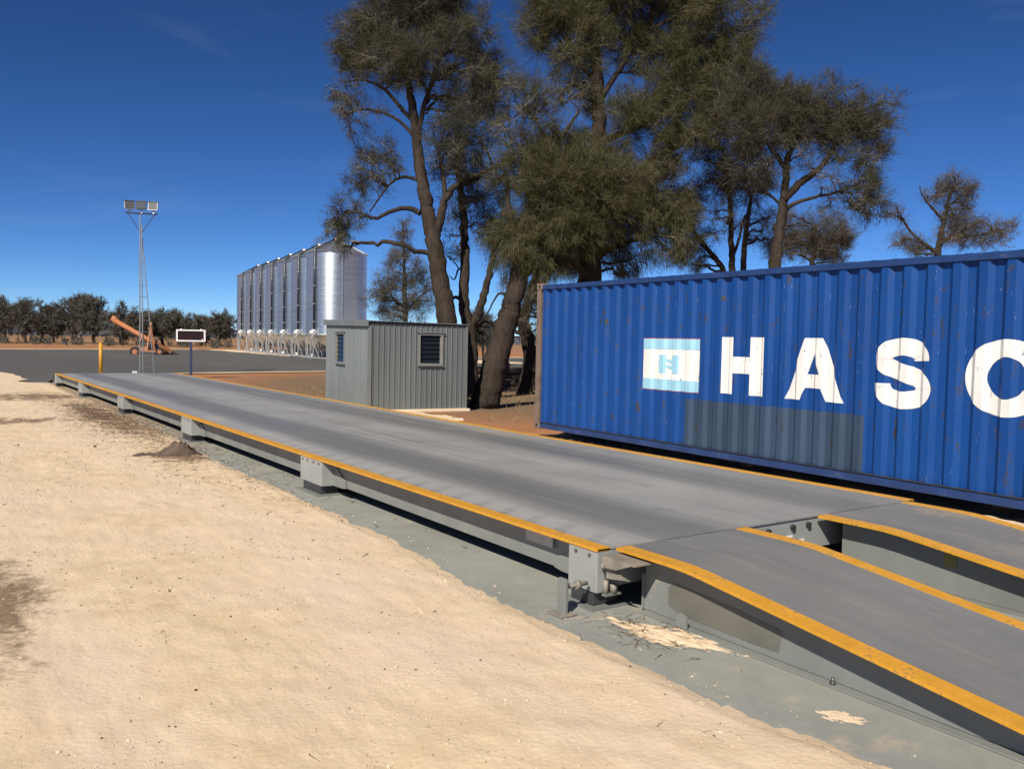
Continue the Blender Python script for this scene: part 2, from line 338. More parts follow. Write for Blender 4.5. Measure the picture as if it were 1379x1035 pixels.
# ------------------------------------------------------------------ ground, yards, pad
def sheet(name, poly, z, m, kind='structure', sub=None):
    me = bpy.data.meshes.new(name); me.from_pydata([(x, y, z) for x, y in poly], [], [tuple(range(len(poly)))])
    bm = bmesh.new(); bm.from_mesh(me); bmesh.ops.triangulate(bm, faces=bm.faces); bmesh.ops.recalc_face_normals(bm, faces=bm.faces)
    for f in bm.faces:
        if f.normal.z < 0: f.normal_flip()
    bm.to_mesh(me); bm.free(); me.materials.append(m)
    o = bpy.data.objects.new(name, me); col.objects.link(o); o['kind'] = kind; return o
def rough_poly(pts, step, amp, seed):
    rg = random.Random(seed); out = []
    for (a, b) in zip(pts, pts[1:] + pts[:1]):
        L = math.dist(a, b); n = max(1, int(L / step))
        for i in range(n):
            k = i / n; j = amp if i else 0
            out.append((a[0] + (b[0]-a[0])*k + rg.uniform(-j, j), a[1] + (b[1]-a[1])*k + rg.uniform(-j, j)))
    return out
S = 4500
PADZ = -.055
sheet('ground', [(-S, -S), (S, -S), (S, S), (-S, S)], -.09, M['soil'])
sheet('asphalt_yard', rough_poly([(-70, 62), (-12, 48), (2.9, 43), (3.35, 38), (3.0, 34.6), (3.3, 33.2), (9.1, 33.4), (9.5, 41), (17.5, 42.6), (34, 46), (90, 56), (95, 82),
      (53, 73), (45, 71), (36, 62), (30, 60), (30, 99), (27, 101.5), (6, 92.5), (-70, 86)], 1.2, .14, 3), -.062, M['asphalt'])
sheet('silo_yard', rough_poly([(26.2, 56.5), (40, 53.5), (44, 101), (27.6, 103)], 1.5, .3, 5), -.042, M['sand'])
def strip(name, line, w, z, seed, m='sand'):
    left = [(x, y) for x, y in line]; right = [(x + w[0], y + w[1]) for x, y in reversed(line)]
    return sheet(name, rough_poly(left + right, .9, .13, seed), z, M[m])
strip('far_verge', [(-70, 86.2), (6, 92.7), (27, 101.8)], (0, 2.6), -.054, 7)
strip('near_verge', [(9.3, 40.2), (17.5, 41.8), (34, 45.2), (90, 55.2)], (.1, .9), -.05, 9)
strip('far_right_verge', [(36, 62.3), (45, 71.3), (53, 73.3), (95, 82.3)], (0, 2.2), -.054, 11)

# limestone sand around the weighbridge, a height field that thins out over the edge of the concrete pad
def pad_edge(y):
    return np.interp(y, [-9, 1.5, 3, 5, 7, 12, 15, 22, 34], [3.58, 3.56, 3.41, 3.40, 3.56, 3.58, 3.74, 3.85, 3.80]) + .05 * vnoise(y * 1.1, y * 0 + 3.3, 5) + .02 * vnoise(y * 4.3, y * 0 + 1.3, 6)
def sand_z(x, y):
    z = -.030 + .032 * vnoise(x * .7, y * .5, 1) + .022 * vnoise(x * 2.6, y * 2.6, 2) + .010 * vnoise(x * 8, y * 8, 3) + .008 * vnoise(x * 21, y * 21, 4)
    z = z + .028 * np.exp(-((x - 1.35 - .05 * y * .3) / .22) ** 2) * vnoise(y * 1.2, x * 1.1, 9)
    e = pad_edge(y); k = np.clip((x - e + .25) / .5, 0, 1)
    z = np.where(x < e - .25, z, z * (1 - k) + (PADZ - .06) * k + .007 * vnoise(x * 13 + y * 3, y * 12 - x * 5, 8) + .010 * vnoise(x * 34 - y * 9, y * 31 + x * 7, 10))
    far = np.clip((y - 30) / 8, 0, 1); return z * (1 - far) + (-.034 + .02 * vnoise(x * .8, y * .8, 12)) * far
xs = np.concatenate([np.linspace(-16, -2.2, 24), np.linspace(-2, 4.2, 260)])
ys = np.concatenate([np.linspace(-8, .4, 16), .5 + (np.linspace(0, 1, 420) ** 1.7) * 44])
gx, gy = np.meshgrid(xs, ys); gz = sand_z(gx, gy)
nx, ny = len(xs), len(ys); idx = np.arange(nx * ny).reshape(ny, nx)
quad = np.stack([idx[:-1, :-1], idx[:-1, 1:], idx[1:, 1:], idx[1:, :-1]], -1)
cxm = (gx[:-1, :-1] + gx[1:, 1:]) / 2; cym = (gy[:-1, :-1] + gy[1:, 1:]) / 2
lim = np.where(cym < 33.3, 99, np.interp(cym, [33.3, 34.5, 36, 38, 41, 43], [3.3, 3.0, 3.3, 3.35, 3.1, 2.9])) + .25 * vnoise(cym * 1.4, cxm * 0 + 2, 21)
top = np.interp(cxm, [-16, -12, 2.9, 5], [49, 48, 43, 43]) + .5 * vnoise(cxm * .9, cxm * 0, 22)
keep = (cxm < lim) & (cym < top)
V = np.stack([gx, gy, gz], -1).reshape(-1, 3)
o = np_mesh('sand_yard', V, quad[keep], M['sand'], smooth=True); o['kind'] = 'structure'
# limestone strip between the deck and the container, and in front of the hut
xs2 = np.linspace(7.4, 10.2, 90); ys2 = np.linspace(-3, 20.5, 380); gx, gy = np.meshgrid(xs2, ys2)
wob_ = .25 * vnoise(gy * .9, gx * 0 + 7, 31) + .12 * vnoise(gy * 4, gx * 0 + 3, 32)
rise = np.clip((gx - 7.55) / .4, 0, 1)
top_h = np.interp(gy, [-3, 3, 9, 12, 20], [.09, .09, .08, .10, .02])
gz = -.03 + rise * (top_h + .05 * vnoise(gx * 2, gy * 2, 33) + .02 * vnoise(gx * 9, gy * 9, 34) + .015 * vnoise(gx * 24, gy * 24, 35))
gz = np.where(gx > 8.95 + .1 * wob_, gz - .07 * np.clip((gx - 8.95) / .15, 0, 1), gz)
gz = np.where((gy > 12.9 + wob_) & (gy < 16.6 + wob_) & (gx > 8.0 + wob_), gz - .12, gz)
idx = np.arange(gx.size).reshape(gx.shape); quad = np.stack([idx[:-1, :-1], idx[:-1, 1:], idx[1:, 1:], idx[1:, :-1]], -1)
o = np_mesh('limestone_strip', np.stack([gx, gy, gz], -1).reshape(-1, 3), quad.reshape(-1, 4), M['sand'], smooth=True); o['kind'] = 'structure'
mb = MB(); mb.box((3.02, -1.2, -.3), (8.05, 34.2, PADZ)); o = mb.build('concrete_pad', M['concrete']); o['kind'] = 'structure'
# far hills: low blue range on the horizon
hv = []; hf = []
for i in range(81):
    a = math.radians(-40 + i * 1.6); r = 3900; h = 16 + 26 * (vnoise(np.array([i * .21]), np.array([.5]), 41)[0] + .5) * (1 if i < 45 else .35)
    hv += [(r * math.sin(a), r * math.cos(a), -6), (r * math.sin(a) * .985, r * math.cos(a) * .985, h), ((r + 250) * math.sin(a), (r + 250) * math.cos(a), -6)]
for i in range(80):
    b = i * 3; hf += [(b, b+3, b+4, b+1), (b+1, b+4, b+5, b+2)]
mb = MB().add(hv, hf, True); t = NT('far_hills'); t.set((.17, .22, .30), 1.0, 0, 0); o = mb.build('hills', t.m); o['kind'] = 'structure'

# ------------------------------------------------------------------ weighbridge
XN, XF, DZ = 3.735, 7.54, .36
JY = [4.36, 9.47, 15.06, 20.75, 26.45, 31.7]
wb = empty('weighbridge', (5.6, 18, 0), 0, 'long grey steel truck weighbridge with yellow edges and side posts', 'weighbridge')
wb_inv = Matrix.Translation((-5.6, -18, 0))
def part(mbd, name, m, parent, bevel=0.0, root=wb_inv):
    mbd.v = [tuple(root @ Vector(q)) for q in mbd.v]; return mbd.build(name, m, parent, bevel)
class _T: pass
# deck plates keep world-aligned object coordinates through their own offset
def wpart(mbd, name, m, parent, inv, bevel=0.0):
    o = mbd.build(name, m, parent, bevel); o.matrix_parent_inverse = inv; return o
for i in range(5):
    y0, y1 = JY[i] + (.0 if i == 0 else .004), JY[i+1] - (.004 if i < 4 else 0)
    wpart(MB().box((XN + .012, y0, DZ - .012), (XF - .012, y1, DZ)), 'deck_plate', M['deck'], wb, wb_inv)
    for sx, (a, b) in enumerate(((XN, XN + .12), (XF - .12, XF))):
        e = MB(); e.box((a, y0, DZ - .016), (b, y1, DZ + .004)); wpart(e, 'edge_strip', M['yellow'], wb, wb_inv, .002)
        s = 1 if sx == 0 else -1; x0 = (XN if sx == 0 else XF); xi = x0 + s * .165
        # side beam: web, bottom flange
        beam = MB(); lo, hi = sorted((xi, xi + s * .012)); beam.box((lo, y0 + .30, .078), (hi, y1 - .30, DZ - .013))
        lo, hi = sorted((xi + s * .013, xi + s * .10)); beam.box((lo, y0 + .32, .078), (hi, y1 - .32, .093))
        wpart(beam, 'side_beam', M['steel'], wb, wb_inv)
        for e_, (ya, yb, d) in enumerate(((y0 + .003, y0 + .31, 1), (y1 - .335, y1 - .003, -1))):
            pz = .060
            pm = MB(); lo, hi = sorted((x0 + s * .008, x0 + s * .20)); pm.box((lo, ya, pz), (hi, yb, DZ - .017))
            po = wpart(pm, 'end_post', M['steel_lite'], wb, wb_inv, .006)
            for by in (.25, .72):
                yy = ya + (yb - ya) * by; bb = MB().tube([(x0 + s * .0085, yy, DZ - .05), (x0 - s * .004, yy, DZ - .05)], .011, 8); wpart(bb, 'bolt', M['bolt'], wb, wb_inv)
            g = MB(); yb2 = yb if d == 1 else ya
            poly = [(yb2 + d * .002, DZ - .017), (yb2 + d * .10, DZ - .09), (yb2 + d * .24, .185), (yb2 + d * .34, .165), (yb2 + d * .34, .077), (yb2 + d * .26, .066), (yb2 + d * .002, .062)]
            xa, xb = xi - s * .016, xi - s * .004
            g.prism(poly, lambda y, z: (xa, y, z), lambda y, z: (xb, y, z)); wpart(g, 'gusset_plate', M['steel'], wb, wb_inv)
            if s == 1 and d == 1 and i > 0:
                wpart(MB().tube([(xa - .002, yb2 + .03, .19), (xa - .014, yb2 + .03, .19)], .016, 8), 'bolt', M['bolt'], wb, wb_inv)
    yj = JY[i]
    ys_ = (yj - .30 if i else yj + .02)
    for sx in (XN + .02, XF - .24):
        wpart(MB().box((sx, ys_ + .03, PADZ + .018), (sx + .22, ys_ + (.55 if i else .27), .059)), 'load_cell_foot', M['steel_dark'], wb, wb_inv, .008)
        wpart(MB().box((sx - .06, ys_ - .03, PADZ), (sx + .30, ys_ + (.62 if i else .34), PADZ + .017)), 'base_plate', M['steel'], wb, wb_inv)
for sx in (XN + .02, XF - .24):
    wpart(MB().box((sx, JY[5] - .29, PADZ), (sx + .22, JY[5] - .04, .059)), 'load_cell_foot', M['steel_dark'], wb, wb_inv, .008)
# inner beams and end plates
for x in (4.6, 5.2, 6.08, 6.7):
    wpart(MB().box((x, JY[0] + .05, .11), (x + .02, JY[5] - .05, DZ - .013)), 'inner_beam', M['steel'], wb, wb_inv)
for y in (JY[0] + .012, JY[5] - .028):
    wpart(MB().box((XN + .21, y, .09), (XF - .21, y + .016, DZ - .013)), 'end_plate', M['steel_lite'], wb, wb_inv)
for x, z in ((5.42, .285), (5.50, .285), (5.80, .29), (6.0, .29), (5.42, .17), (5.85, .17)):
    wpart(MB().tube([(x, JY[0] + .011, z), (x, JY[0] - .012, z)], .024, 10), 'bolt', M['rubber'], wb, wb_inv)
for x, z in ((5.77, .20), (5.92, .155)):
    wpart(MB().box((x - .035, JY[0] + .006, z - .025), (x + .035, JY[0] + .0115, z + .025)), 'paper_label', M['white'], wb, wb_inv)
# data plate on the first beam
wpart(MB().box((XN + .135, 5.02, .215), (XN + .1645, 5.36, .30)), 'data_plate', M['galv_pale'], wb, wb_inv)
# tack marks, cable gland and load cell hardware in the open end of the first post
wpart(MB().box((XN + .05, 4.365 - .05, .045), (XN + .19, 4.355, .062)), 'load_cell_plate', M['steel'], wb, wb_inv)
hw = MB(); hw.tube([(XN + .13, 4.33, .062), (XN + .13, 4.33, .12)], .025, 10)
wpart(hw, 'load_cell', M['rust_steel'], wb, wb_inv); wpart(MB().tube([(XN + .07, 4.34, .062), (XN + .07, 4.34, .15)], .018, 8), 'load_pin', M['rust_steel'], wb, wb_inv); wpart(MB().tube([(XN + .05, 4.345, .27), (XN + .02, 4.32, .255), (XN + .03, 4.32, .225)], .012, 6), 'cable_gland', M['rust_steel'], wb, wb_inv)

# approach ramps: two wheel ramps with a pit between them
def ramp_z(y): return DZ if y > 3.72 else DZ - (3.72 - y) * .1185
RY = [4.34, 4.05, 3.80, 3.64, 3.45, 3.0, 2.4, 1.6, .9]
def rz2(y):
    if y >= 3.86: return DZ
    if y >= 3.58: k = (3.86 - y) / .28; return DZ - .0165 * k * k
    return DZ - .0165 - (3.58 - y) * .118
def ramp(x0, x1, label, group):
    r = empty('approach_ramp', ((x0 + x1) / 2, 2.6, 0), 0, label, 'ramp', group); inv = Matrix.Translation((-(x0 + x1) / 2, -2.6, 0))
    YS = [4.335] + [4.335 - .12 * k for k in range(1, 34)] + [.30]
    def slab(xa, xb, dz0, dz1, ys=YS):
        m = MB(); vs = []
        for y in ys:
            z = rz2(y); vs += [(xa, y, z + dz0), (xb, y, z + dz0), (xb, y, z + dz1), (xa, y, z + dz1)]
        fs = [(0, 1, 2, 3)]
        for i in range(len(ys) - 1):
            b = i * 4
            for k in range(4): fs.append((b + k, b + 4 + k, b + 4 + (k + 1) % 4, b + (k + 1) % 4))
        n = len(vs); fs.append((n-1, n-2, n-3, n-4)); return m.add(vs, fs)
    wpart(slab(x0 + .01, x1 - .01, -.012, 0), 'ramp_plate', M['ramp'], r, inv)
    for k, (a, b) in enumerate(((x0, x0 + .125), (x1 - .115, x1))):
        wpart(slab(a, b, -.016, .004), 'edge_strip', M['yellow'], r, inv)
        s = 1 if k == 0 else -1; xw = (x0 if k == 0 else x1) + s * .15
        poly = [(4.20, PADZ + .012), (4.20, rz2(4.2) - .0125)] + [(y, rz2(y) - .0125) for y in YS if y < 4.19 and rz2(y) > PADZ + .03] + [(.62, PADZ + .012)]
        lo, hi = sorted((xw, xw + s * .012))
        wpart(MB().prism(poly, lambda y, z: (lo, y, z), lambda y, z: (hi, y, z)), 'side_web', M['steel'], r, inv)
        lo, hi = sorted((xw - s * .07, xw - s * .001))
        an = MB().box((lo, .6, PADZ + .001), (hi, 4.19, PADZ + .011)); wpart(an, 'base_angle', M['steel'], r, inv, .003)
        for y in ((2.72, 1.6) if k == 0 else (2.9, 1.8)):
            wpart(MB().tube([(xw - s * .035, y, PADZ + .011), (xw - s * .035, y, PADZ + .045)], .010, 8).tube([(xw - s * .035, y, PADZ + .012), (xw - s * .035, y, PADZ + .026)], .017, 6), 'anchor_bolt', M['bolt'], r, inv)
    return r, inv, slab
rl, inv, _ = ramp(3.885, 5.20, 'grey steel wheel ramp nearest the camera with wide yellow edges', 'weighbridge approach ramps')
# end stiffener, lifting lug, repaint patch and corner bracket on the near ramp
wpart(MB().box((4.015, 4.20, PADZ + .012), (4.10, 4.212, .20)), 'end_stiffener', M['steel'], rl, inv)
wpart(MB().prism([(3.83, PADZ + .012), (3.74, PADZ + .012), (3.74, .035), (3.80, .05), (3.83, .02)], lambda y, z: (3.955, y, z), lambda y, z: (3.967, y, z)), 'lug', M['steel'], rl, inv)
wpart(MB().prism([(3.98, .04), (3.98, .16), (3.93, .20), (3.40, .165), (3.08, .13), (3.10, .0), (3.30, -.005), (3.85, .005)], lambda y, z: (4.0325, y, z), lambda y, z: (4.0345, y, z)), 'touch_up_patch', M['old_paint'], rl, inv)
br = MB(); br.prism([(3.77, 4.33), (3.765, 4.02), (3.99, 4.02), (3.99, 4.33)], lambda x, y: (x, y, .315), lambda x, y: (x, y, .325))
br.prism([(4.335, .324), (4.03, .324), (4.20, .255), (4.335, .245)], lambda y, z: (3.764, y, z), lambda y, z: (3.772, y, z))
br.prism([(4.335, .244), (4.10, .20), (4.335, .165)], lambda y, z: (3.80, y, z), lambda y, z: (3.808, y, z))
wpart(br, 'corner_bracket', M['rust_steel'], rl, inv)
rr, inv2, _ = ramp(6.08, 7.40, 'dusty grey wheel ramp beside the blue container with wide yellow edges', 'weighbridge approach ramps')
for y, z in ((3.30, .20), (2.72, .12)):
    wpart(MB().box((6.224, y - .045, z - .05), (6.2295, y + .045, z + .05)), 'grime_patch', M['grime'], rr, inv2)
# far ramp
fr = empty('approach_ramp', (5.6, 33, 0), 0, 'short steel ramp at the far end of the weighbridge', 'ramp'); inv = Matrix.Translation((-5.6, -33, 0))
wpart(MB().prism([(31.72, .36), (34.4, -.05), (34.4, -.065), (31.72, .345)], lambda y, z: (3.8, y, z), lambda y, z: (7.5, y, z)), 'ramp_plate', M['deck'], fr, inv)
for x in (3.9, 7.38): wpart(MB().prism([(31.78, .335), (33.6, .055), (33.6, PADZ), (31.78, PADZ)], lambda y, z: (x, y, z), lambda y, z: (x + .012, y, z)), 'side_web', M['steel'], fr, inv)
wpart(MB().prism([(31.78, .33), (32.7, .20), (32.5, .12), (31.78, .11)], lambda y, z: (3.72, y, z), lambda y, z: (3.732, y, z)), 'gusset_plate', M['steel_dark'], fr, inv)
# bump stop beside the corner post
bs = empty('bump_stop', (3.50, 4.42, PADZ), math.radians(3), 'small grey steel bump stop post bolted beside the near corner post', 'stop post')
MB().box((-.07, -.075, .004), (.07, .075, .014)).build('base_plate', M['rust_steel'], bs, .002)
MB().prism([(-.045, .014), (.045, .014), (.045, .225), (.03, .245), (-.03, .245), (-.045, .23)], lambda y, z: (-.008, y, z), lambda y, z: (.008, y, z)).build('upright', M['steel'], bs)
MB().tube([(.008, 0, .18), (.20, -.02, .185)], .014, 8).tube([(.10, -.01, .182), (.14, -.014, .183)], .03, 6).build('adjusting_bolt', M['rust_steel'], bs)

# ------------------------------------------------------------------ blue shipping container
ux = Vector((-.033, -1, 0)).normalized(); CU0, CU1 = -.24, 11.95
co = empty('shipping_container', (9.28, 12.45, 0), math.atan2(ux.y, ux.x), 'long blue corrugated shipping container with white HASC lettering and grey patch', 'container')
PIT, DEP, YO = .2815, .044, .022            # corrugation pitch, depth, outer face offset
U0 = -.06
def prof(u):
    k = ((u - U0) / PIT) % 1.0
    if k < .31: return YO
    if k < .50: return YO + DEP * (k - .31) / .19
    if k < .81: return YO + DEP
    return YO + DEP * (1 - (k - .81) / .19)
folds = sorted(U0 + PIT * (i + q) for i in range(-1, 45) for q in (0, .31, .5, .81))
folds = [u for u in folds if -.11 < u < 11.82]
us = [-.115] + folds + [11.825]
def dents(u, z): return 0
ZB, ZT = .286, 2.665
mb = MB(); zs = [ZB + (ZT - ZB) * i / 6 for i in range(7)]
vs = [(u, prof(u), z) for u in us for z in zs]; fs = []
for i in range(len(us) - 1):
    for j in range(6): a = i * 7 + j; fs.append((a, a + 7, a + 8, a + 1))
mb.add(vs, fs); side = mb.build('side_panel', M['blue'], co); 
side.data.update()
W = 2.44
mb = MB().box((CU0 + .12, W - .05, .286), (CU1 - .12, W - .01, 2.665)); mb.build('rear_side_panel', M['blue'], co)
def rail(name, a, b, m='blue_rail'): return MB().box(a, b).build(name, M[m], co, .008)
rail('bottom_rail', (CU0 + .18, .004, .172), (CU1 - .18, .05, .278)); rail('bottom_rail', (CU0 + .18, W - .05, .172), (CU1 - .18, W - .004, .278))
rail('rail_lip', (CU0 + .18, -.014, .2785), (CU1 - .18, .062, .2855), 'steel_dark')
rail('top_rail', (CU0 + .16, .006, 2.666), (CU1 - .16, .075, 2.745)); rail('top_rail', (CU0 + .16, W - .075, 2.666), (CU1 - .16, W - .006, 2.745))
for u in (CU0, CU1 - .13):
    for y in (0, W - .15):
        MB().box((u + .004, y + .004, .27), (u + .126, y + .146, 2.66)).build('corner_post', M['rust_post'], co, .01)
    rail('end_rail', (u + .02, .151, 2.62), (u + .11, W - .151, 2.745)); rail('end_sill', (u + .02, .151, .172), (u + .11, W - .151, .30))
    for y in (0, W - .162):
        for z in (.162, 2.662):
            uu = u if u < 5 else u - .048
            MB().box((uu, y, z), (uu + .178, y + .162, z + .118)).build('corner_casting', M['rust_post'], co, .012)
            MB().tube([(uu + .09, y + (-.0015 if y == 0 else .1635), z + .06), (uu + .09, y + (.004 if y == 0 else .158), z + .06)], .03, 10).build('casting_hole', M['rubber'], co)
# ends
mb = MB(); ev = [(CU0 + .05 + (.03 if (i // 2) % 2 else 0), .15 + (W - .3) * i / 17, z) for i in range(18) for z in (.25, 2.62)]
mb.add(ev, [(2*i, 2*i+2, 2*i+3, 2*i+1) for i in range(17)]); mb.build('end_panel', M['blue'], co)
for y in (.15, W / 2 + .004):
    dd = MB().box((CU1 - .07, y, .25), (CU1 - .035, y + (W - .3) / 2 - .004, 2.62)).build('door', M['blue'], co, .006)
    for k in (.3, .7): MB().tube([(CU1 - .015, y + 1.07 * k, .2), (CU1 - .015, y + 1.07 * k, 2.66)], .017, 8).build('lock_rod', M['galv'], dd)
# roof sheet with transverse corrugations that ripple along the top rail
mb = MB(); ru = np.arange(CU0 + .17, CU1 - .17, .07); rv = []
for i, u in enumerate(ru):
    z = 2.742 + (.014 if (i // 2) % 2 else 0.0)
    rv += [(u, .085, z), (u, W - .085, z)]
mb.add(rv, [(2*i, 2*i+1, 2*i+3, 2*i+2) for i in range(len(ru) - 1)]); mb.build('roof', M['blue_rail'], co)
for u, where in ((.3, 'left end'), (3.9, 'emblem'), (7.6, 'letter C'), (11.2, 'right end')):
    bm_ = MB().box((u, .9, -.06), (u + .24, 2.0, .171)); 
    o = bm_.build('timber_bearer', M['timber']); o.matrix_world = co.matrix_basis.copy(); o.location = co.location; o.rotation_euler = co.rotation_euler
    tag(o, 'shaded timber bearer under the blue container, below its ' + where, 'bearer', 'bearers under the container')
# painted lettering, cut along the corrugation folds so that it follows the steel
def decal(name, polys, m, off, holes=None, parent=co):
    bm = bmesh.new()
    for poly in polys:
        vv = [bm.verts.new((u, 0, z)) for u, z in poly]
        bm.faces.new(vv)
    bmesh.ops.triangulate(bm, faces=bm.faces)
    lo = min(v.co.x for v in bm.verts); hi = max(v.co.x for v in bm.verts)
    for u in folds:
        if lo < u < hi:
            bmesh.ops.bisect_plane(bm, geom=bm.verts[:] + bm.edges[:] + bm.faces[:], plane_co=(u, 0, 0), plane_no=(1, 0, 0))
    for v in bm.verts: v.co.y = prof(v.co.x) - off
    for f in bm.faces:
        f.normal_update()
        if f.normal.y > 0: f.normal_flip()
    me = bpy.data.meshes.new(name); bm.to_mesh(me); bm.free(); me.materials.append(M[m])
    o = bpy.data.objects.new(name, me); col.objects.link(o); o.parent = parent; return o
def rect(u0, u1, z0, z1): return [(u0, z0), (u1, z0), (u1, z1), (u0, z1)]
decal('touch_up_patch', [rect(3.61, 6.53, .29, .955)], 'patch', .002)
zl, zh = 1.075, 1.85
decal('letter', [rect(4.275, 4.50, zl, zh), rect(4.50, 4.80, 1.36, 1.585), rect(4.80, 5.03, zl, zh)], 'letter', .004)
decal('letter', [[(5.385, zl), (5.625, zl), (5.685, 1.23), (5.70, 1.40), (5.80, 1.66), (5.80, zh), (5.67, zh)], [(5.80, zh), (5.80, 1.66), (5.90, 1.40), (5.93, 1.23), (5.985, zl), (6.25, zl), (5.94, zh)],
      [(5.685, 1.23), (5.93, 1.23), (5.90, 1.40), (5.70, 1.40)]], 'letter', .004)
def ribbon(cl, w, n=60):
    P = np.array(cl, float); tt = np.linspace(0, len(P) - 1, n); out = []
    def cr(i, k):
        p = [P[min(max(i + j, 0), len(P) - 1)] for j in (-1, 0, 1, 2)]
        return .5 * (2*p[1] + (p[2]-p[0])*k + (2*p[0]-5*p[1]+4*p[2]-p[3])*k*k + (3*p[1]-p[0]-3*p[2]+p[3])*k**3)
    C = np.array([cr(min(int(s), len(P) - 2), s - min(int(s), len(P) - 2)) for s in tt])
    T = np.gradient(C, axis=0); T /= np.linalg.norm(T, axis=1)[:, None]; N = np.stack([-T[:, 1], T[:, 0]], 1)
    L, R = C + N * w, C - N * w
    return [[tuple(L[i]), tuple(R[i]), tuple(R[i+1]), tuple(L[i+1])] for i in range(n - 1)]
sx0, sz0, sw, sh = 6.635, 1.075, .72, .785
scl = [(.585, .535), (.575, .60), (.50, .665), (.36, .69), (.20, .66), (.115, .575), (.135, .49), (.26, .43), (.42, .385), (.56, .325), (.615, .225), (.55, .125), (.36, .09), (.19, .125), (.115, .215), (.108, .27)]
decal('letter', ribbon([(sx0 + a, sz0 + b) for a, b in scl], .098, 90), 'letter', .004)
ca = np.linspace(math.radians(32), math.radians(328), 64); cc_ = (8.13, 1.465)
cpoly = []
for a, b in zip(ca[:-1], ca[1:]):
    cpoly.append([(cc_[0] + .43 * math.cos(a), cc_[1] + .395 * math.sin(a)), (cc_[0] + .43 * math.cos(b), cc_[1] + .395 * math.sin(b)), (cc_[0] + .19 * math.cos(b), cc_[1] + .215 * math.sin(b)), (cc_[0] + .19 * math.cos(a), cc_[1] + .215 * math.sin(a))])
decal('letter', cpoly, 'letter', .004)
lu0, lu1, lz0, lz1 = 2.635, 3.865, 1.05, 1.815
decal('emblem_border', [rect(lu0 - .006, lu1 + .006, lz0 - .010, lz1 + .010)], 'red', .0022)
decal('emblem_panel', [rect(lu0, lu1, lz0, lz1)], 'letter', .0035)
decal('emblem_band', [rect(lu0, lu1, lz1 - .155, lz1)], 'pale_blue', .0065); decal('emblem_band', [rect(lu0, lu1, lz0, lz0 + .16)], 'pale_blue', .0065)
decal('emblem_letter', [rect(3.03, 3.155, 1.30, 1.575), rect(3.31, 3.435, 1.30, 1.575), [(3.155, 1.385), (3.22, 1.365), (3.31, 1.365), (3.31, 1.412), (3.235, 1.415), (3.155, 1.432)], [(3.155, 1.475), (3.23, 1.452), (3.31, 1.450), (3.31, 1.495), (3.24, 1.498), (3.155, 1.52)]], 'pale_blue', .007)
# scrape marks on the panel
rg = random.Random(5)
for k in range(26):
    u = rg.uniform(.2, 11); z = rg.choice([rg.uniform(.45, .9), rg.uniform(2.0, 2.4)]); w = rg.uniform(.01, .035); h = rg.uniform(.03, .10)
    pts = [(u + w * math.cos(a) * rg.uniform(.6, 1.1), z + h * math.sin(a) * rg.uniform(.6, 1.1)) for a in np.linspace(0, 2 * math.pi, 9)[:-1]]
    decal('scuff', [pts], 'steel_dark', .0035)

# ------------------------------------------------------------------ weighbridge hut
sa = math.radians(-8); hut = empty('weighbridge_hut', (9.06, 19.17, -.02), sa, 'small corrugated grey metal hut with two louvre windows beside the weighbridge', 'shed')
HL, HW = 4.06, 2.54          # length along local y, width along local x
def wall_sheet(length, hfun, to3, pitch, ribw, depth, holes=()):
    """ribbed sheet: s along the wall, z up, with rectangular openings"""
    mbd = MB(); ss = [0.0]; s = pitch * .5
    while s < length - .02:
        ss += [s - ribw, s - ribw * .4, s + ribw * .4, s + ribw]; s += pitch
    ss = sorted(set([q for q in ss if 0 <= q <= length] + [length] + [h[k] for h in holes for k in (0, 1)]))
    def d(s_):
        k = (s_ + pitch * .5) % pitch; k = min(k, pitch - k)
        return depth if k <= ribw * .45 else (depth * max(0, (ribw - k) / (ribw * .55)) if k < ribw else 0)
    zlev = sorted(set([0.0] + [h[k] for h in holes for k in (2, 3)]))
    for a, b in zip(ss[:-1], ss[1:]):
        cols = zlev + [None]
        for z0, z1 in zip(cols[:-1], cols[1:]):
            m_ = (a + b) / 2; zc = (z0 + (z1 if z1 is not None else z0 + .3)) / 2
            if any(h[0] < m_ < h[1] and h[2] < zc < h[3] for h in holes): continue
            za, zb_ = (z1, z1) if z1 is not None else (hfun(a), hfun(b))
            mbd.add([to3(a, z0, d(a)), to3(b, z0, d(b)), to3(b, zb_, d(b)), to3(a, za, d(a))], [(0, 1, 2, 3)])
    return mbd
hA = lambda s: 2.13 - .03 * s / HW
hB = lambda s: 2.13 + .05 * s / HL
wallA = wall_sheet(HW, hA, lambda s, z, d: (s, -d, z), .138, .018, .022, [(1.24, 1.90, 1.10, 1.89)]).build('wall', M['clad'], hut, fix=False)
wallB = wall_sheet(HL, hB, lambda s, z, d: (-d, s, z), .152, .03, .028, [(2.10, 3.02, 1.06, 1.88)]).build('wall', M['clad'], hut, fix=False)
wall_sheet(HW, lambda s: 2.18 - .03 * s / HW, lambda s, z, d: (s, HL + d, z), .138, .018, .022).build('wall', M['clad'], hut, fix=False)
wall_sheet(HL, lambda s: 2.10 + .05 * s / HL, lambda s, z, d: (HW + d, s, z), .152, .03, .028).build('wall', M['clad'], hut, fix=False)
MB().box((-.10, -.14, -.09), (HW + .10, HL + .05, .004)).build('floor_slab', M['sand'], hut, .03)
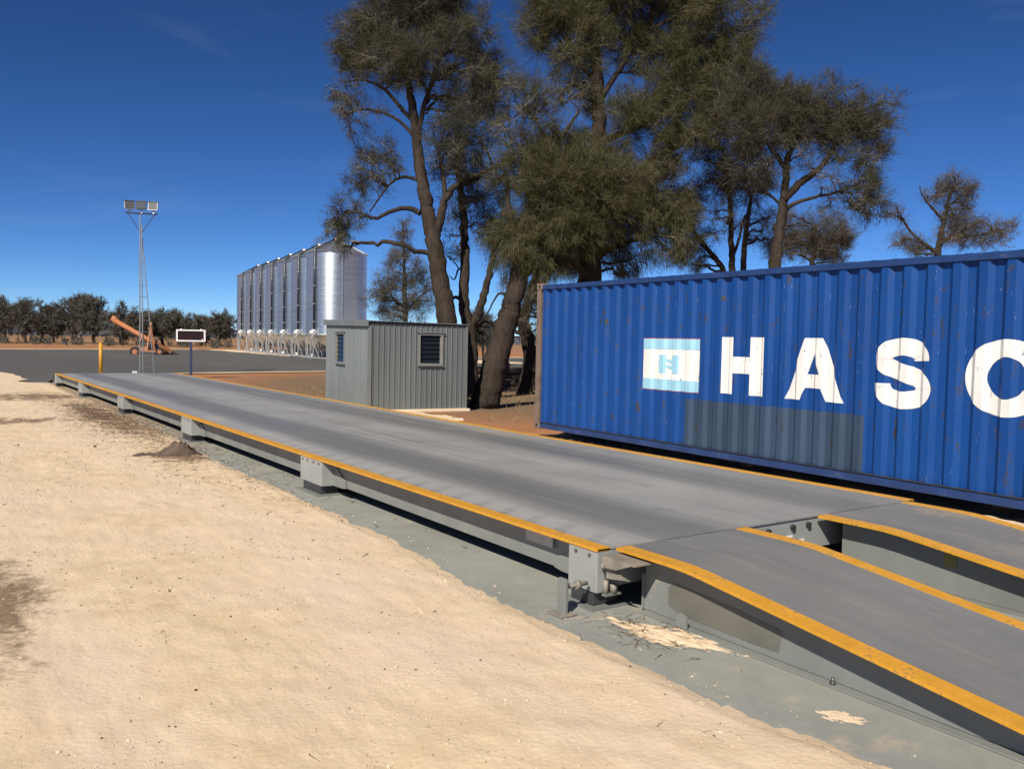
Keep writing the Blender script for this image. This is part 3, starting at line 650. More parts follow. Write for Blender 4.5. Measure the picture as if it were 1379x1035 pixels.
# roof: corrugated sheet running along local y, its rippled end edge seen over the front wall
mb = MB(); n = 120; rv = []
for i in range(n + 1):
    s = -.06 + (HW + .14) * i / n; zz = 2.165 - .03 * s / HW + .013 * math.sin(2 * math.pi * s / .076)
    rv += [(s, -.07, zz), (s, HL + .08, zz + .05), (s, -.07, zz - .006), (s, HL + .08, zz + .044)]
fs = []
for i in range(n):
    b = i * 4; fs += [(b, b+4, b+5, b+1), (b+2, b+3, b+7, b+6), (b, b+2, b+6, b+4), (b+1, b+5, b+7, b+3)]
mb.add(rv, fs); mb.build('roof', M['clad'], hut)
MB().prism([(-.08, 2.19), (HL + .09, 2.24), (HL + .09, 2.09), (-.08, 2.04)], lambda y, z: (-.085, y, z), lambda y, z: (-.06, y, z)).build('barge_flashing', M['clad_trim'], hut)
MB().box((-.045, -.045, 0), (.03, -.024, 2.05)).box((-.045, -.0235, 0), (-.031, .04, 2.05)).build('corner_flashing', M['clad_trim'], hut)
MB().box((HW - .02, -.04, 0), (HW + .03, -.024, 2.09)).build('corner_flashing', M['clad_trim'], hut)
MB().box((-.03, -.03, 2.09), (HW + .03, -.012, 2.118)).build('roof_beam', M['steel_dark'], hut)
def louvre(to3, s0, s1, z0, z1, nb):
    w = MB()
    def b3(a, b, c, d, e0, e1): 
        p = [to3(x, y, dd) for dd in (e0, e1) for x, y in ((a, c), (b, c), (b, d), (a, d))]
        w.add(p, [(0, 1, 2, 3), (7, 6, 5, 4), (0, 4, 5, 1), (1, 5, 6, 2), (2, 6, 7, 3), (3, 7, 4, 0)])
    root = empty('window', (0, 0, 0)); root.parent = hut
    f = .04
    b3(s0 - f, s1 + f, z1, z1 + f, -.03, .05); b3(s0 - f, s1 + f, z0 - f, z0, -.03, .05); b3(s0 - f, s0, z0, z1, -.03, .05); b3(s1, s1 + f, z0, z1, -.03, .05)
    w.build('frame', M['window_frame'], root)
    w = MB(); b3(s0 - f - .04, s1 + f + .04, z1 + f + .012, z1 + f + .03, 0, .075); w.build('hood', M['clad_trim'], root)
    w = MB(); b3(s0 - f - .02, s1 + f + .02, z0 - f - .03, z0 - f - .002, 0, .07); w.build('sill', M['clad_trim'], root)
    w = MB(); b3(s1 - .035, s1 - .001, z0, z1, -.02, .02); w.build('louvre_track', M['window_frame'], root)
    w = MB(); b3(s0, s1, z0, z1, -.14, -.12); w.build('dark_interior', M['rubber'], root)
    h = (z1 - z0) / nb
    for k in range(nb):
        za = z0 + k * h + .004; zb2 = za + h * 1.06
        if k == nb - 1: zb2 = z1 - .004
        p = [to3(s0, za, .012), to3(s1 - .036, za, .012), to3(s1 - .036, zb2, -.022), to3(s0, zb2, -.022), to3(s0, za, .007), to3(s1 - .036, za, .007), to3(s1 - .036, zb2, -.027), to3(s0, zb2, -.027)]
        w = MB().add(p, [(0, 1, 2, 3), (7, 6, 5, 4), (0, 4, 5, 1), (1, 5, 6, 2), (2, 6, 7, 3), (3, 7, 4, 0)]); w.build('louvre_blade', M['glass'], root)
    return root
louvre(lambda s, z, d: (s, -d, z), 1.285, 1.855, 1.145, 1.845, 6)
louvre(lambda s, z, d: (-d, s, z), 2.15, 2.97, 1.10, 1.84, 6)

# ------------------------------------------------------------------ grain silos
SR, SZ0, SZ1, SAP = 2.42, 1.95, 8.45, 9.62
def make_silo():
    r = empty('grain_silo', (0, 0, 0)); tag(r, None, 'silo', 'row of galvanised grain silos')
    seg = 64; nring = 13; hr = (SZ1 - SZ0) / nring; ringmesh = None
    for k in range(nring):
        if ringmesh is None:
            mb = MB(); prof_ = []
            for i in range(41):
                z = hr * i / 40; rr_ = SR + .0040 * math.sin(i * math.pi / 2) + (.010 if i == 40 else 0)
                prof_.append((rr_, z))
            vs = [(q[0] * math.cos(2*math.pi*j/seg), q[0] * math.sin(2*math.pi*j/seg), q[1]) for q in prof_ for j in range(seg)]
            fs = [(i*seg+j, i*seg+(j+1) % seg, (i+1)*seg+(j+1) % seg, (i+1)*seg+j) for i in range(40) for j in range(seg)]
            o = mb.add(vs, fs, True).build('wall_sheet', M['silo'], r, fix=False); ringmesh = o.data
        else:
            o = bpy.data.objects.new('wall_sheet', ringmesh); col.objects.link(o); o.parent = r
        o.location.z = SZ0 + k * hr; o.rotation_euler.z = k * .7
    mb = MB(); n = 24
    vs = [(0, 0, SAP)] + [((SR + .10) * math.cos(2*math.pi*j/n), (SR + .10) * math.sin(2*math.pi*j/n), SZ1 - .03) for j in range(n)]
    mb.add(vs, [(0, 1 + j, 1 + (j + 1) % n) for j in range(n)]).build('roof', M['silo_roof'], r)
    for j in range(12):
        a = 2 * math.pi * j / 12 + .13
        MB().bar(((SR + .11) * math.cos(a), (SR + .11) * math.sin(a), SZ1 + .0), (.3 * math.cos(a), .3 * math.sin(a), SAP - .10), .045, .05).build('roof_rib', M['galv'], r)
    MB().tube([(0, 0, SAP - .16), (0, 0, SAP + .10)], .34, 16).build('roof_cap', M['galv'], r)
    mb = MB(); vs = [((SR - .02) * math.cos(2*math.pi*j/32), (SR - .02) * math.sin(2*math.pi*j/32), SZ0 + .1) for j in range(32)] + [(.22 * math.cos(2*math.pi*j/32), .22 * math.sin(2*math.pi*j/32), .62) for j in range(32)]
    mb.add(vs, [(j, (j + 1) % 32, 32 + (j + 1) % 32, 32 + j) for j in range(32)], True).build('hopper', M['silo_roof'], r)
    mb = MB(); mb.tube([(0, 0, .45), (0, 0, .64)], .24, 12).build('outlet', M['galv_pale'], r)
    mb = MB(); rp = [((SR + .0) * math.cos(2*math.pi*j/32), SR * math.sin(2*math.pi*j/32), SZ0 - .04) for j in range(33)]; mb.tube(rp, .06, 6, False).build('ring_beam', M['galv_pale'], r)
    mb = MB(); rp = [((SR + .0) * math.cos(2*math.pi*j/32), SR * math.sin(2*math.pi*j/32), .06) for j in range(33)]; mb.tube(rp, .05, 6, False).build('base_ring', M['galv_pale'], r)
    for j in range(8):
        a = 2 * math.pi * j / 8 + .2; p = (SR * math.cos(a), SR * math.sin(a)); a2 = a + 2 * math.pi / 8; q = (SR * math.cos(a2), SR * math.sin(a2))
        MB().bar((*p, 0), (*p, SZ0), .10).build('leg', M['galv_pale'], r)
        MB().bar((*p, SZ0 - .1), (p[0] * .55 + q[0] * .45, p[1] * .55 + q[1] * .45, .08), .055).build('brace', M['galv_pale'], r)
    # fill pipe down the side and over the eave, with a white blower at its foot
    a = math.radians(205); c, s = math.cos(a), math.sin(a)
    MB().tube([(.35*c, .35*s, SAP - .02), ((SR + .02)*c, (SR + .02)*s, SZ1 + .16), ((SR + .16)*c, (SR + .16)*s, SZ1 - .05), ((SR + .16)*c, (SR + .16)*s, SZ0 + .35)], [.05, .07, .085, .085], 10).build('fill_pipe', M['pipe'], r)
    for z in (2.9, 4.3, 5.7, 7.1):
        MB().tube([((SR + .16)*c, (SR + .16)*s, z), ((SR + .16)*c, (SR + .16)*s, z + .06)], .11, 10).build('pipe_clamp', M['galv_pale'], r)
    MB().tube([((SR + .16)*c, (SR + .16)*s, SZ0 + .36), ((SR + .17)*c, (SR + .17)*s, SZ0 + .10), ((SR + .30)*c, (SR + .30)*s, SZ0 - .25)], [.12, .16, .10], 10).build('pipe_elbow', M['white'], r)
    b = MB(); b.tube([((SR + .28)*c - s*.18, (SR + .28)*s + c*.18, SZ0 + .12), ((SR + .28)*c + s*.18, (SR + .28)*s - c*.18, SZ0 + .12)], .20, 14); b.build('blower', M['white'], r)
    MB().bar(((SR + .14)*math.cos(a + .9), (SR + .14)*math.sin(a + .9), .3), ((SR + .14)*math.cos(a + .9), (SR + .14)*math.sin(a + .9), SZ1), .05, .02).build('ladder_rail', M['galv'], r)
    MB().box((-.3 - 1.2, -1.9, .1), (.1 - 1.2, -1.6, .3)).build('valve_box', M['white'], r)
    return r
s0 = make_silo(); pa = np.array([28.15, 65.9]); pb = np.array([32.3, 97.6])
words = ['nearest of the seven galvanised grain silos, seen whole behind the metal hut', 'second galvanised grain silo from the metal hut in the row of seven', 'third galvanised grain silo from the metal hut in the row of seven', 'middle galvanised grain silo of the row of seven',
         'third galvanised grain silo from the far left end of the row', 'second galvanised grain silo from the far left end of the row', 'farthest galvanised grain silo, at the left end of the row']
for k in range(7):
    o = s0 if k == 0 else copy_tree(s0)
    p = pa + (pb - pa) * k / 6; o.location = (p[0], p[1], -.042); o['label'] = words[k]

# ------------------------------------------------------------------ light mast
mast = empty('light_mast', (8.05, 39.85, -.065), 0, 'thin lattice light mast with three floodlights on top', 'light mast')
rz = math.atan2(-math.sin(YAW * .6), math.cos(YAW * .6)); mast.rotation_euler.z = rz
HT = 6.92
MB().bar((-.07, 0, 0), (-.05, 0, HT), .045).build('mast_leg', M['mast'], mast); MB().bar((.06, 0, 0), (.02, 0, HT * .93), .04).build('mast_leg', M['mast'], mast)
MB().bar((.50, .10, 0), (.035, .02, HT * .86), .035).build('mast_leg', M['mast'], mast)
for k in range(12):
    z = .35 + k * .5; w = .50 + (.035 - .5) * z / (HT * .86)
    MB().bar((-.065, 0, z), (w, .1 * (1 - z / 6), z), .022).build('rung', M['mast'], mast)
MB().bar((-.62, 0, HT), (.66, 0, HT), .07).build('crossbar', M['navy'], mast)
for sx in (-.52, .55): MB().bar((-.0, 0, HT - .85), (sx, 0, HT - .02), .03).build('strut', M['navy'], mast)
for x, ang, body, face in ((-.46, .25, 'galv', 'lamp_pale'), (.02, 0, 'steel_dark', 'lamp_glass'), (.50, -.25, 'galv', 'lamp_pale')):
    fl = empty('floodlight'); fl.parent = mast; fl.location = (x, -.03, HT + .30); fl.rotation_euler = (math.radians(-8), 0, ang)
    MB().prism([(-.21, -.17), (.21, -.17), (.21, .19), (-.21, .19)], lambda a, b: (a, -.08, b), lambda a, b: (a * .7, .14, b * .7)).build('housing', M[body], fl, .01)
    MB().box((-.18, -.09, -.14), (.18, -.0805, .16)).build('lens', M[face], fl)
    MB().box((-.215, -.10, .165), (.215, -.02, .205)).build('visor', M['steel_dark'], fl)
    MB().bar((0, .05, -.30), (0, .05, -.10), .05).build('bracket', M['galv'], fl)
# white junction box at the mast foot
jb = MB().box((7.62, 39.4, -.07), (7.80, 39.55, .10)); tag(jb.build('junction_box', M['white'], None, .01), 'small white box on the ground at the foot of the light mast', 'box')

# ------------------------------------------------------------------ yellow bollard, display sign
b = empty('bollard', (6.4, 39.6, -.065), 0, 'plain yellow steel bollard at the far end of the weighbridge', 'bollard')
MB().tube([(0, 0, 0), (0, 0, 1.33)], .075, 16).build('pipe', M['yellow'], b); MB().tube([(0, 0, 1.331), (0, 0, 1.36), (0, 0, 1.378)], [.076, .06, .02], 16).build('cap', M['yellow'], b)
MB().tube([(.1, 0, -.02), (.1, 0, .025)], .55, 14, smooth=False).build('footing', M['concrete_block'], b)
dp = empty('display_sign', (9.22, 36.3, -.09), -math.radians(20), 'white framed digital weight display on a dark blue post', 'display')
MB().bar((0, 0, 0), (0, 0, 1.52), .09).build('post', M['navy'], dp)
hz0, hz1, hw_ = 1.52, 2.0, .56
MB().box((-hw_, -.06, hz0), (hw_, .10, hz0 + .055)).box((-hw_, -.06, hz1 - .055), (hw_, .10, hz1)).box((-hw_, -.06, hz0 + .055), (-hw_ + .06, .10, hz1 - .055)).box((hw_ - .06, -.06, hz0 + .055), (hw_, .10, hz1 - .055)).build('frame', M['white'], dp)
MB().box((-hw_ + .06, -.03, hz0 + .055), (hw_ - .06, .09, hz1 - .055)).build('screen', M['display'], dp)
for x in (-.38, .38): MB().box((x - .03, -.04, hz1), (x + .03, .06, hz1 + .03)).build('lug', M['white'], dp)
MB().box((hw_ - .14, -.036, hz0 + .07), (hw_ - .10, -.031, hz0 + .11)).build('sticker', M['white'], dp)

# ------------------------------------------------------------------ orange grain auger
AD = 73.0
def ap(x, y, d=0): return Vector(at(x, y, AD + d))
au = empty('grain_auger', tuple(ap(205, 476)), 0, 'orange grain auger on wheels with its tube raised to the left', 'auger')
inv = Matrix.Translation(-ap(205, 476))
A, B_ = ap(153, 430.5), ap(232, 475.5)
wpart(MB().tube([A, B_], .20, 14), 'tube', M['orange'], au, inv)
wpart(MB().tube([A + Vector((-.15, 0, .16)), A + Vector((.25, 0, .0)), A + Vector((.15, .0, -.42))], [.24, .27, .20], 12), 'spout', M['orange'], au, inv)
hp = MB(); q = ap(233, 474); hp.prism([(-.75, .05), (.55, .05), (.9, .65), (-1.0, .65)], lambda x, z: (q.x + x, q.y - .45, z - .08), lambda x, z: (q.x + x, q.y + .45, z - .08)); 
wpart(MB().tube([B_ + Vector((-.3, 0, .10)), B_ + Vector((.75, 0, -.28))], .12, 10), 'intake', M['steel_dark'], au, inv)
for x, d in ((182, -.9), (182, .9), (215, -.9), (224, .6)):
    w = ap(x, 473.4, d); r_ = .42 if x < 200 else .33; axis = Vector((.45, .89, 0))
    ty = wpart(MB().tube([w - axis * .11, w + axis * .11], r_, 18), 'wheel', M['rubber'], au, inv)
    wpart(MB().tube([w - axis * .125, w + axis * .125], r_ * .5, 12), 'rim', M['orange'], ty, Matrix.Identity(4)) 
fr_ = ap(182, 472.5); bk = ap(222, 474)
for d in (-.8, .8):
    a0, a1 = ap(182, 471.5, d), ap(222, 473.5, d)
    wpart(MB().bar(a0, a1, .12), 'chassis_bar', M['orange'], au, inv)
    wpart(MB().bar(ap(186, 471.5, d), ap(192, 450, d * .3), .09), 'lift_arm', M['orange'], au, inv)
    wpart(MB().bar(ap(208, 472, d), ap(202, 434, d * .3), .10), 'mast_arm', M['orange'], au, inv); wpart(MB().bar(ap(198, 472, d), ap(204, 434, d * .3), .10), 'mast_arm', M['orange'], au, inv)
wpart(MB().bar(ap(200, 442, -.3), ap(206, 442, .3), .12), 'mast_head', M['orange'], au, inv)
mt = ap(208, 467); wpart(MB().box((mt.x - .5, mt.y - .4, mt.z - .35), (mt.x + .35, mt.y + .4, mt.z + .25)), 'engine', M['steel_dark'], au, inv, .05)
wpart(MB().tube([ap(206, 462), ap(211, 462)], .28, 12), 'fuel_tank', M['orange'], au, inv)
# second auger glimpsed between the trunks
AD = 52.0; g0, g1 = ap(673, 494), ap(686, 452)
a2 = empty('grain_auger', tuple(ap(674, 496)), 0, 'orange auger glimpsed between the tree trunks beside the container', 'auger'); inv = Matrix.Translation(-ap(674, 496))
wpart(MB().bar(g0, g1, .16), 'frame_rail', M['orange'], a2, inv); wpart(MB().bar(ap(680, 496), ap(684, 455), .14), 'frame_rail', M['orange'], a2, inv)
wpart(MB().bar(ap(675, 480), ap(682, 480), .10), 'cross_bar', M['orange'], a2, inv); wpart(MB().tube([ap(672, 492), ap(680, 492, .8)], .35, 14), 'wheel', M['rubber'], a2, inv)

# ------------------------------------------------------------------ trees
def catmull(pts, n):
    P = [np.array(p, float) for p in pts]; out = []
    for i in range(len(P) - 1):
        p0, p1, p2, p3 = P[max(i-1, 0)], P[i], P[i+1], P[min(i+2, len(P)-1)]
        for k in range(n):
            t_ = k / n; out.append(.5 * (2*p1 + (p2-p0)*t_ + (2*p0-5*p1+4*p2-p3)*t_*t_ + (3*p1-p0-3*p2+p3)*t_**3))
    out.append(P[-1]); return out
class Fast:                                # numpy tube collector for branches
    def __init__(s): s.V = []; s.F = []; s.n = 0
    def tube(s, P, r0, r1, seg=3):
        P = np.asarray(P, float); n = len(P); d = np.gradient(P, axis=0); d /= (np.linalg.norm(d, axis=1)[:, None] + 1e-9)
        u = np.cross(d, [.31, .17, .93]); u /= (np.linalg.norm(u, axis=1)[:, None] + 1e-9); w = np.cross(d, u)
        rr = np.linspace(r0, r1, n)[:, None, None]; a = 2 * np.pi * np.arange(seg) / seg
        ring = P[:, None, :] + rr * (np.cos(a)[None, :, None] * u[:, None, :] + np.sin(a)[None, :, None] * w[:, None, :])
        s.V.append(ring.reshape(-1, 3)); i = np.arange(n - 1)[:, None] * seg + s.n; k = np.arange(seg)[None, :]; k2 = (k + 1) % seg
        s.F.append(np.stack([i + k, i + k2, i + seg + k2, i + seg + k], -1).reshape(-1, 4)); s.n += n * seg
    def build(s, name, m, parent, inv):
        if not s.V: return None
        o = np_mesh(name, np.concatenate(s.V), np.concatenate(s.F), m, parent, True); o.matrix_parent_inverse = inv; return o
def needles(rg, p, d, L, w):
    n = len(p); side = np.cross(d, rg.normal(size=(n, 3))); side /= (np.linalg.norm(side, axis=1)[:, None] + 1e-9)
    a = p - side * w[:, None] / 2; b = p + side * w[:, None] / 2; c = p + d * L[:, None]
    return np.stack([a, b, c], 1).reshape(-1, 3)
def tree(name, label, D, trunks, clumps, leaf='leaf', group=None, seed=1, dens=1.0, nl=(.12, .32), nw=.0105, base=None, bark_m='bark', twig_m='twig', fine=1.0, bare=0, sub_s=1.0, spread=1.1, sat=2):
    rg = np.random.default_rng(seed); px = D / F_PX
    trunks = [(([(2 * trunks[0][0][0][0] - trunks[0][0][1][0] if False else trunks[0][0][0][0] - (trunks[0][0][1][0] - trunks[0][0][0][0]) * .15, trunks[0][0][0][1] + .22 * F_PX / D)] + list(trunks[0][0])), trunks[0][1] * 1.12, trunks[0][2])] + list(trunks[1:])
    b0 = at(*trunks[0][0][0][:2], D); bz = Vector((b0[0], b0[1], -.09))
    root = empty(name, bz, 0, label, 'tree', group); inv = Matrix.Translation(-bz)
    samples = []; tm = MB()
    for pts, r0, r1 in trunks:
        W_ = [at(q[0], q[1], D + (q[2] if len(q) > 2 else 0)) for q in pts]
        path = catmull(W_, 7); n = len(path)
        path = [p + rg.normal(size=3) * min(.018, r0 * .08) * (1 if 0 < i < n - 1 else 0) for i, p in enumerate(path)]
        rr = [r0 + (r1 - r0) * (i / (n - 1)) ** .85 for i in range(n)]
        rr = [r * (1 + .025 * rg.normal()) if 0 < i else r * 1.15 for i, r in enumerate(rr)]
        tm.tube(path, rr, 12 if r0 > .1 else 7)
        samples += [(p, r) for p, r in zip(path, rr)]
    tr_ = tm.build('trunk', M[bark_m], root, fix=False); tr_.matrix_parent_inverse = inv
    SP = np.array([q[0] for q in samples]); SRr = np.array([q[1] for q in samples])
    lb = Fast(); tw = Fast(); tris = []
    more = []
    for cl in clumps:                        # smaller satellite clumps break up the round outlines
        for q in range(sat):
            a = rg.uniform(0, 6.28); k = rg.uniform(.75, 1.25); z = rg.uniform(.35, .6)
            more.append((cl[0] + cl[2] * k * math.cos(a), cl[1] + cl[3] * k * math.sin(a), cl[2] * z, cl[3] * z, (cl[4] if len(cl) > 4 else 0) + rg.uniform(-.8, .8), (cl[5] if len(cl) > 5 else 1.0) * rg.uniform(.4, .9), cl[6] if len(cl) > 6 else .25))
    for cl in list(clumps) + more:
        cx_, cy_, rx, ry = cl[:4]; dd = cl[4] if len(cl) > 4 else rg.uniform(-.6, .6); df = cl[5] if len(cl) > 5 else 1.0; droop = cl[6] if len(cl) > 6 else 0.25
        c = at(cx_, cy_, D + dd); R = np.array([rx * px, (rx + ry) * .5 * px, ry * px]) * spread
        basis = np.stack([_rt0, _fw0, _u0])
        cost = np.linalg.norm(SP - c, axis=1) + 1.6 * np.maximum(0, SP[:, 2] - c[2] + .35 * R[2]); j = int(np.argmin(cost)); s_ = SP[j]
        L = np.linalg.norm(c - s_); r_l = min(SRr[j] * .66, .020 + .022 * L)
        mid1 = s_ + (c - s_) * .35 + np.array([0, 0, .10 * L]) + rg.normal(size=3) * .07 * L; mid2 = s_ + (c - s_) * .7 + np.array([0, 0, .08 * L]) + rg.normal(size=3) * .06 * L
        limb = np.array(catmull([s_, mid1, mid2, c], 5)); limb += rg.normal(size=limb.shape) * .025 * min(L, 2); limb[0] = s_
        lb.tube(limb, r_l, r_l * .45, 6)
        area = math.pi * R[0] * R[2]; ns = max(5, int(area * 13 * sub_s))
        dirs = rg.normal(size=(ns, 3)); dirs /= np.linalg.norm(dirs, axis=1)[:, None]
        subs = c + ((dirs * (rg.random(ns) ** .42)[:, None] * .86) * R) @ basis
        if df > 0: NP = max(3, int(area * 1900 * dens * df / (ns * 5)))
        wgt = .35 + 1.3 * rg.random(ns)
        for si, sc_ in enumerate(subs):
            st_ = limb[rg.integers(len(limb) // 2, len(limb))]; d_ = sc_ - st_; l_ = np.linalg.norm(d_)
            pth = [st_, st_ + d_ * .35 + rg.normal(size=3) * .12 * l_, st_ + d_ * .7 + rg.normal(size=3) * .11 * l_ + np.array([0, 0, .05 * l_]), sc_]
            pth = np.array(catmull(pth, 3)); tw.tube(pth, max(.011, r_l * .34) * fine, .006 * fine, 3)
            oc = (sc_ - c) / (np.linalg.norm(sc_ - c) + 1e-6)
            for q in range(5):                       # fine twigs fan out from each shoot, each a spray of needles
                s2 = pth[rg.integers(5, len(pth))]; dv = rg.normal(size=3) * .9 + oc * .75 + np.array([0, 0, .35 - droop * 1.3]); dv /= np.linalg.norm(dv)
                l2 = rg.uniform(.22, .62) * min(1.15, .45 + R.mean() * .6) * fine ** .5; e2 = s2 + dv * l2 + np.array([0, 0, .06 - .20 * droop * l2])
                tw.tube(np.array([s2, s2 + dv * l2 * .5 + rg.normal(size=3) * .03, e2]), .0065 * fine, .003 * fine, 3)
                if df <= 0: continue
                n_ = int(NP * wgt[si] * rg.uniform(.6, 1.4)) + 1; tpos = rg.uniform(.15, 1.08, n_)[:, None]; jit = .035 + .05 * fine ** .5 * min(1.2, R.mean())
                p = s2 + (e2 - s2) * tpos + rg.normal(size=(n_, 3)) * jit
                d = dv * .75 + rg.normal(size=(n_, 3)) * .36; d[:, 2] += .42 - droop * 1.5; d /= np.linalg.norm(d, axis=1)[:, None]
                tris.append(needles(rg, p, d, rg.uniform(*nl, n_), nw * rg.uniform(.7, 1.3, n_)))
    lb_o = lb.build('limbs', M[bark_m], root, inv); tw_o = tw.build('twigs', M[twig_m], root, inv)
    for q in (lb_o, tw_o):
        if q: q['kind'] = 'stuff'
    if tris:
        V = np.concatenate(tris); o = np_mesh('crown', V, np.arange(len(V)).reshape(-1, 3), M[leaf], root); o.matrix_parent_inverse = inv
    return root

G1 = 'she-oak trees behind the hut and container'
tree('she_oak_tree', 'tall she-oak rising behind the hut, with long bare limbs reaching left over the silos', 26.5,
  [([(607, 525), (601, 432), (594, 385), (584, 330), (577, 290), (570, 255), (564, 215), (560, 175), (553, 130)], .34, .12), ([(582, 320), (592, 300), (600, 268), (618, 246), (652, 232), (690, 214)], .17, .05),
   ([(553, 132), (548, 95), (546, 50), (542, 5)], .12, .03), ([(560, 190), (572, 140), (585, 100), (596, 60), (600, 20)], .10, .03), ([(562, 170), (540, 145), (515, 118), (488, 108), (466, 112)], .085, .02),
   ([(562, 190), (540, 165), (512, 150), (482, 148), (462, 160)], .07, .015), ([(566, 287), (548, 280), (525, 285), (505, 294), (485, 287), (465, 285)], .09, .03), ([(562, 242), (545, 238), (528, 245), (512, 265), (498, 285)], .065, .02), ([(600, 268), (596, 230), (588, 195)], .09, .04)],
  [(555, 20, 70, 42), (600, 30, 42, 45), (510, 30, 40, 34), (575, 72, 62, 36), (520, 75, 50, 34), (488, 70, 28, 34), (620, 62, 26, 30), (480, 105, 26, 26, 0, .7), (545, -30, 80, 40), (590, -25, 50, 40),
   (462, 125, 16, 24, 0, .55, .9), (500, 150, 30, 14, 0, .12), (472, 165, 18, 16, 0, .08, .8), (655, 95, 28, 32), (635, 130, 36, 34), (665, 130, 22, 34), (610, 150, 28, 28, 0, .55), (515, 205, 28, 22), (500, 235, 22, 20, 0, .6), (483, 245, 14, 16),
   (462, 290, 18, 22, 0, .9, .5), (450, 310, 16, 22, 0, .8, .9), (480, 275, 22, 14, 0, .4), (600, 195, 34, 26, 0, .6), (640, 180, 44, 28), (625, 215, 32, 20, 0, .6)], 'leaf', G1, 11, dens=1.1)
tree('she_oak_tree', 'dark forked she-oak trunk just behind the right corner of the hut', 28.0,
  [([(634, 524), (633, 470), (632, 440), (624, 405), (626, 350), (624, 300), (620, 250), (616, 205)], .27, .08), ([(632, 445), (645, 420), (656, 380), (664, 345), (672, 310)], .17, .07), ([(626, 412), (614, 400), (602, 412), (598, 430)], .07, .03), ([(627, 365), (618, 362), (612, 376), (606, 372)], .045, .015)],
  [(630, 235, 38, 30, 0, .7), (655, 265, 34, 30, 0, .7), (608, 285, 22, 30, 0, .35), (640, 300, 30, 26, 0, .4), (604, 345, 14, 14, 0, .5), (660, 320, 24, 28, 0, .5), (660, 440, 12, 18, 1.5, .3)], 'leaf', G1, 12, dens=.8)
tree('she_oak_tree', 'thick leaning she-oak trunk with a dense olive crown between hut and container', 23.2,
  [([(651, 547), (664, 500), (680, 440), (693, 395), (706, 340), (716, 290), (732, 230), (748, 180)], .40, .12), ([(700, 370), (730, 345), (760, 320), (800, 300)], .20, .06), ([(706, 335), (690, 300), (684, 270), (682, 235)], .13, .04), ([(716, 270), (704, 235), (706, 205)], .09, .04), ([(740, 200), (720, 160), (705, 150), (690, 160)], .06, .015), ([(740, 210), (760, 180), (780, 150)], .09, .03)],
  [(690, 330, 34, 44, 0, 1.1, .6), (720, 310, 34, 44, 0, 1.1, .6), (755, 290, 44, 46, 0, 1.2, .5), (740, 245, 42, 40), (780, 240, 46, 44, 0, 1.2), (815, 250, 40, 44, 0, 1.1), (715, 200, 36, 30, 0, .8), (690, 240, 30, 36, 0, .8), (715, 160, 40, 18, 0, .08), (700, 175, 36, 18, 0, .08), (735, 140, 34, 20, 0, .08), (760, 205, 40, 30), (800, 300, 40, 36, .6, .9, .6), (755, 345, 30, 30, .5, .6, .8), (710, 125, 34, 22, 0, .6)], 'leaf_olive', G1, 13, dens=1.45)
tree('she_oak_tree', 'slim pale she-oak trunk crossing behind the thick leaning one', 27.5,
  [([(668, 530), (676, 480), (684, 440), (692, 395), (700, 350), (715, 300)], .25, .10), ([(690, 405), (676, 395), (668, 400), (655, 425)], .06, .02)],
  [(700, 420, 14, 18, 0, .2), (720, 395, 26, 26, 0, .6, .7), (690, 395, 14, 16, 0, .4, .6), (735, 330, 30, 30, 0, .7)], 'leaf', G1, 14, dens=.8, bark_m='bark')
tree('she_oak_tree', 'dark she-oak trunk hard against the left end of the blue container', 29.5,
  [([(706, 526), (714, 490), (710, 455), (704, 430), (716, 395), (728, 355), (742, 310), (750, 260)], .30, .10), ([(710, 450), (694, 446), (684, 432), (676, 425)], .10, .03), ([(716, 395), (735, 375), (750, 340)], .12, .05), ([(722, 526), (716, 500), (712, 480)], .16, .14)],
  [(715, 400, 16, 22, 0, .5, .7), (735, 420, 14, 24, 0, .3, .8), (760, 350, 34, 30, 0, .8), (745, 300, 36, 36, 0, .9), (725, 435, 10, 20, 0, .3, .8)], 'leaf', G1, 15, dens=.9)
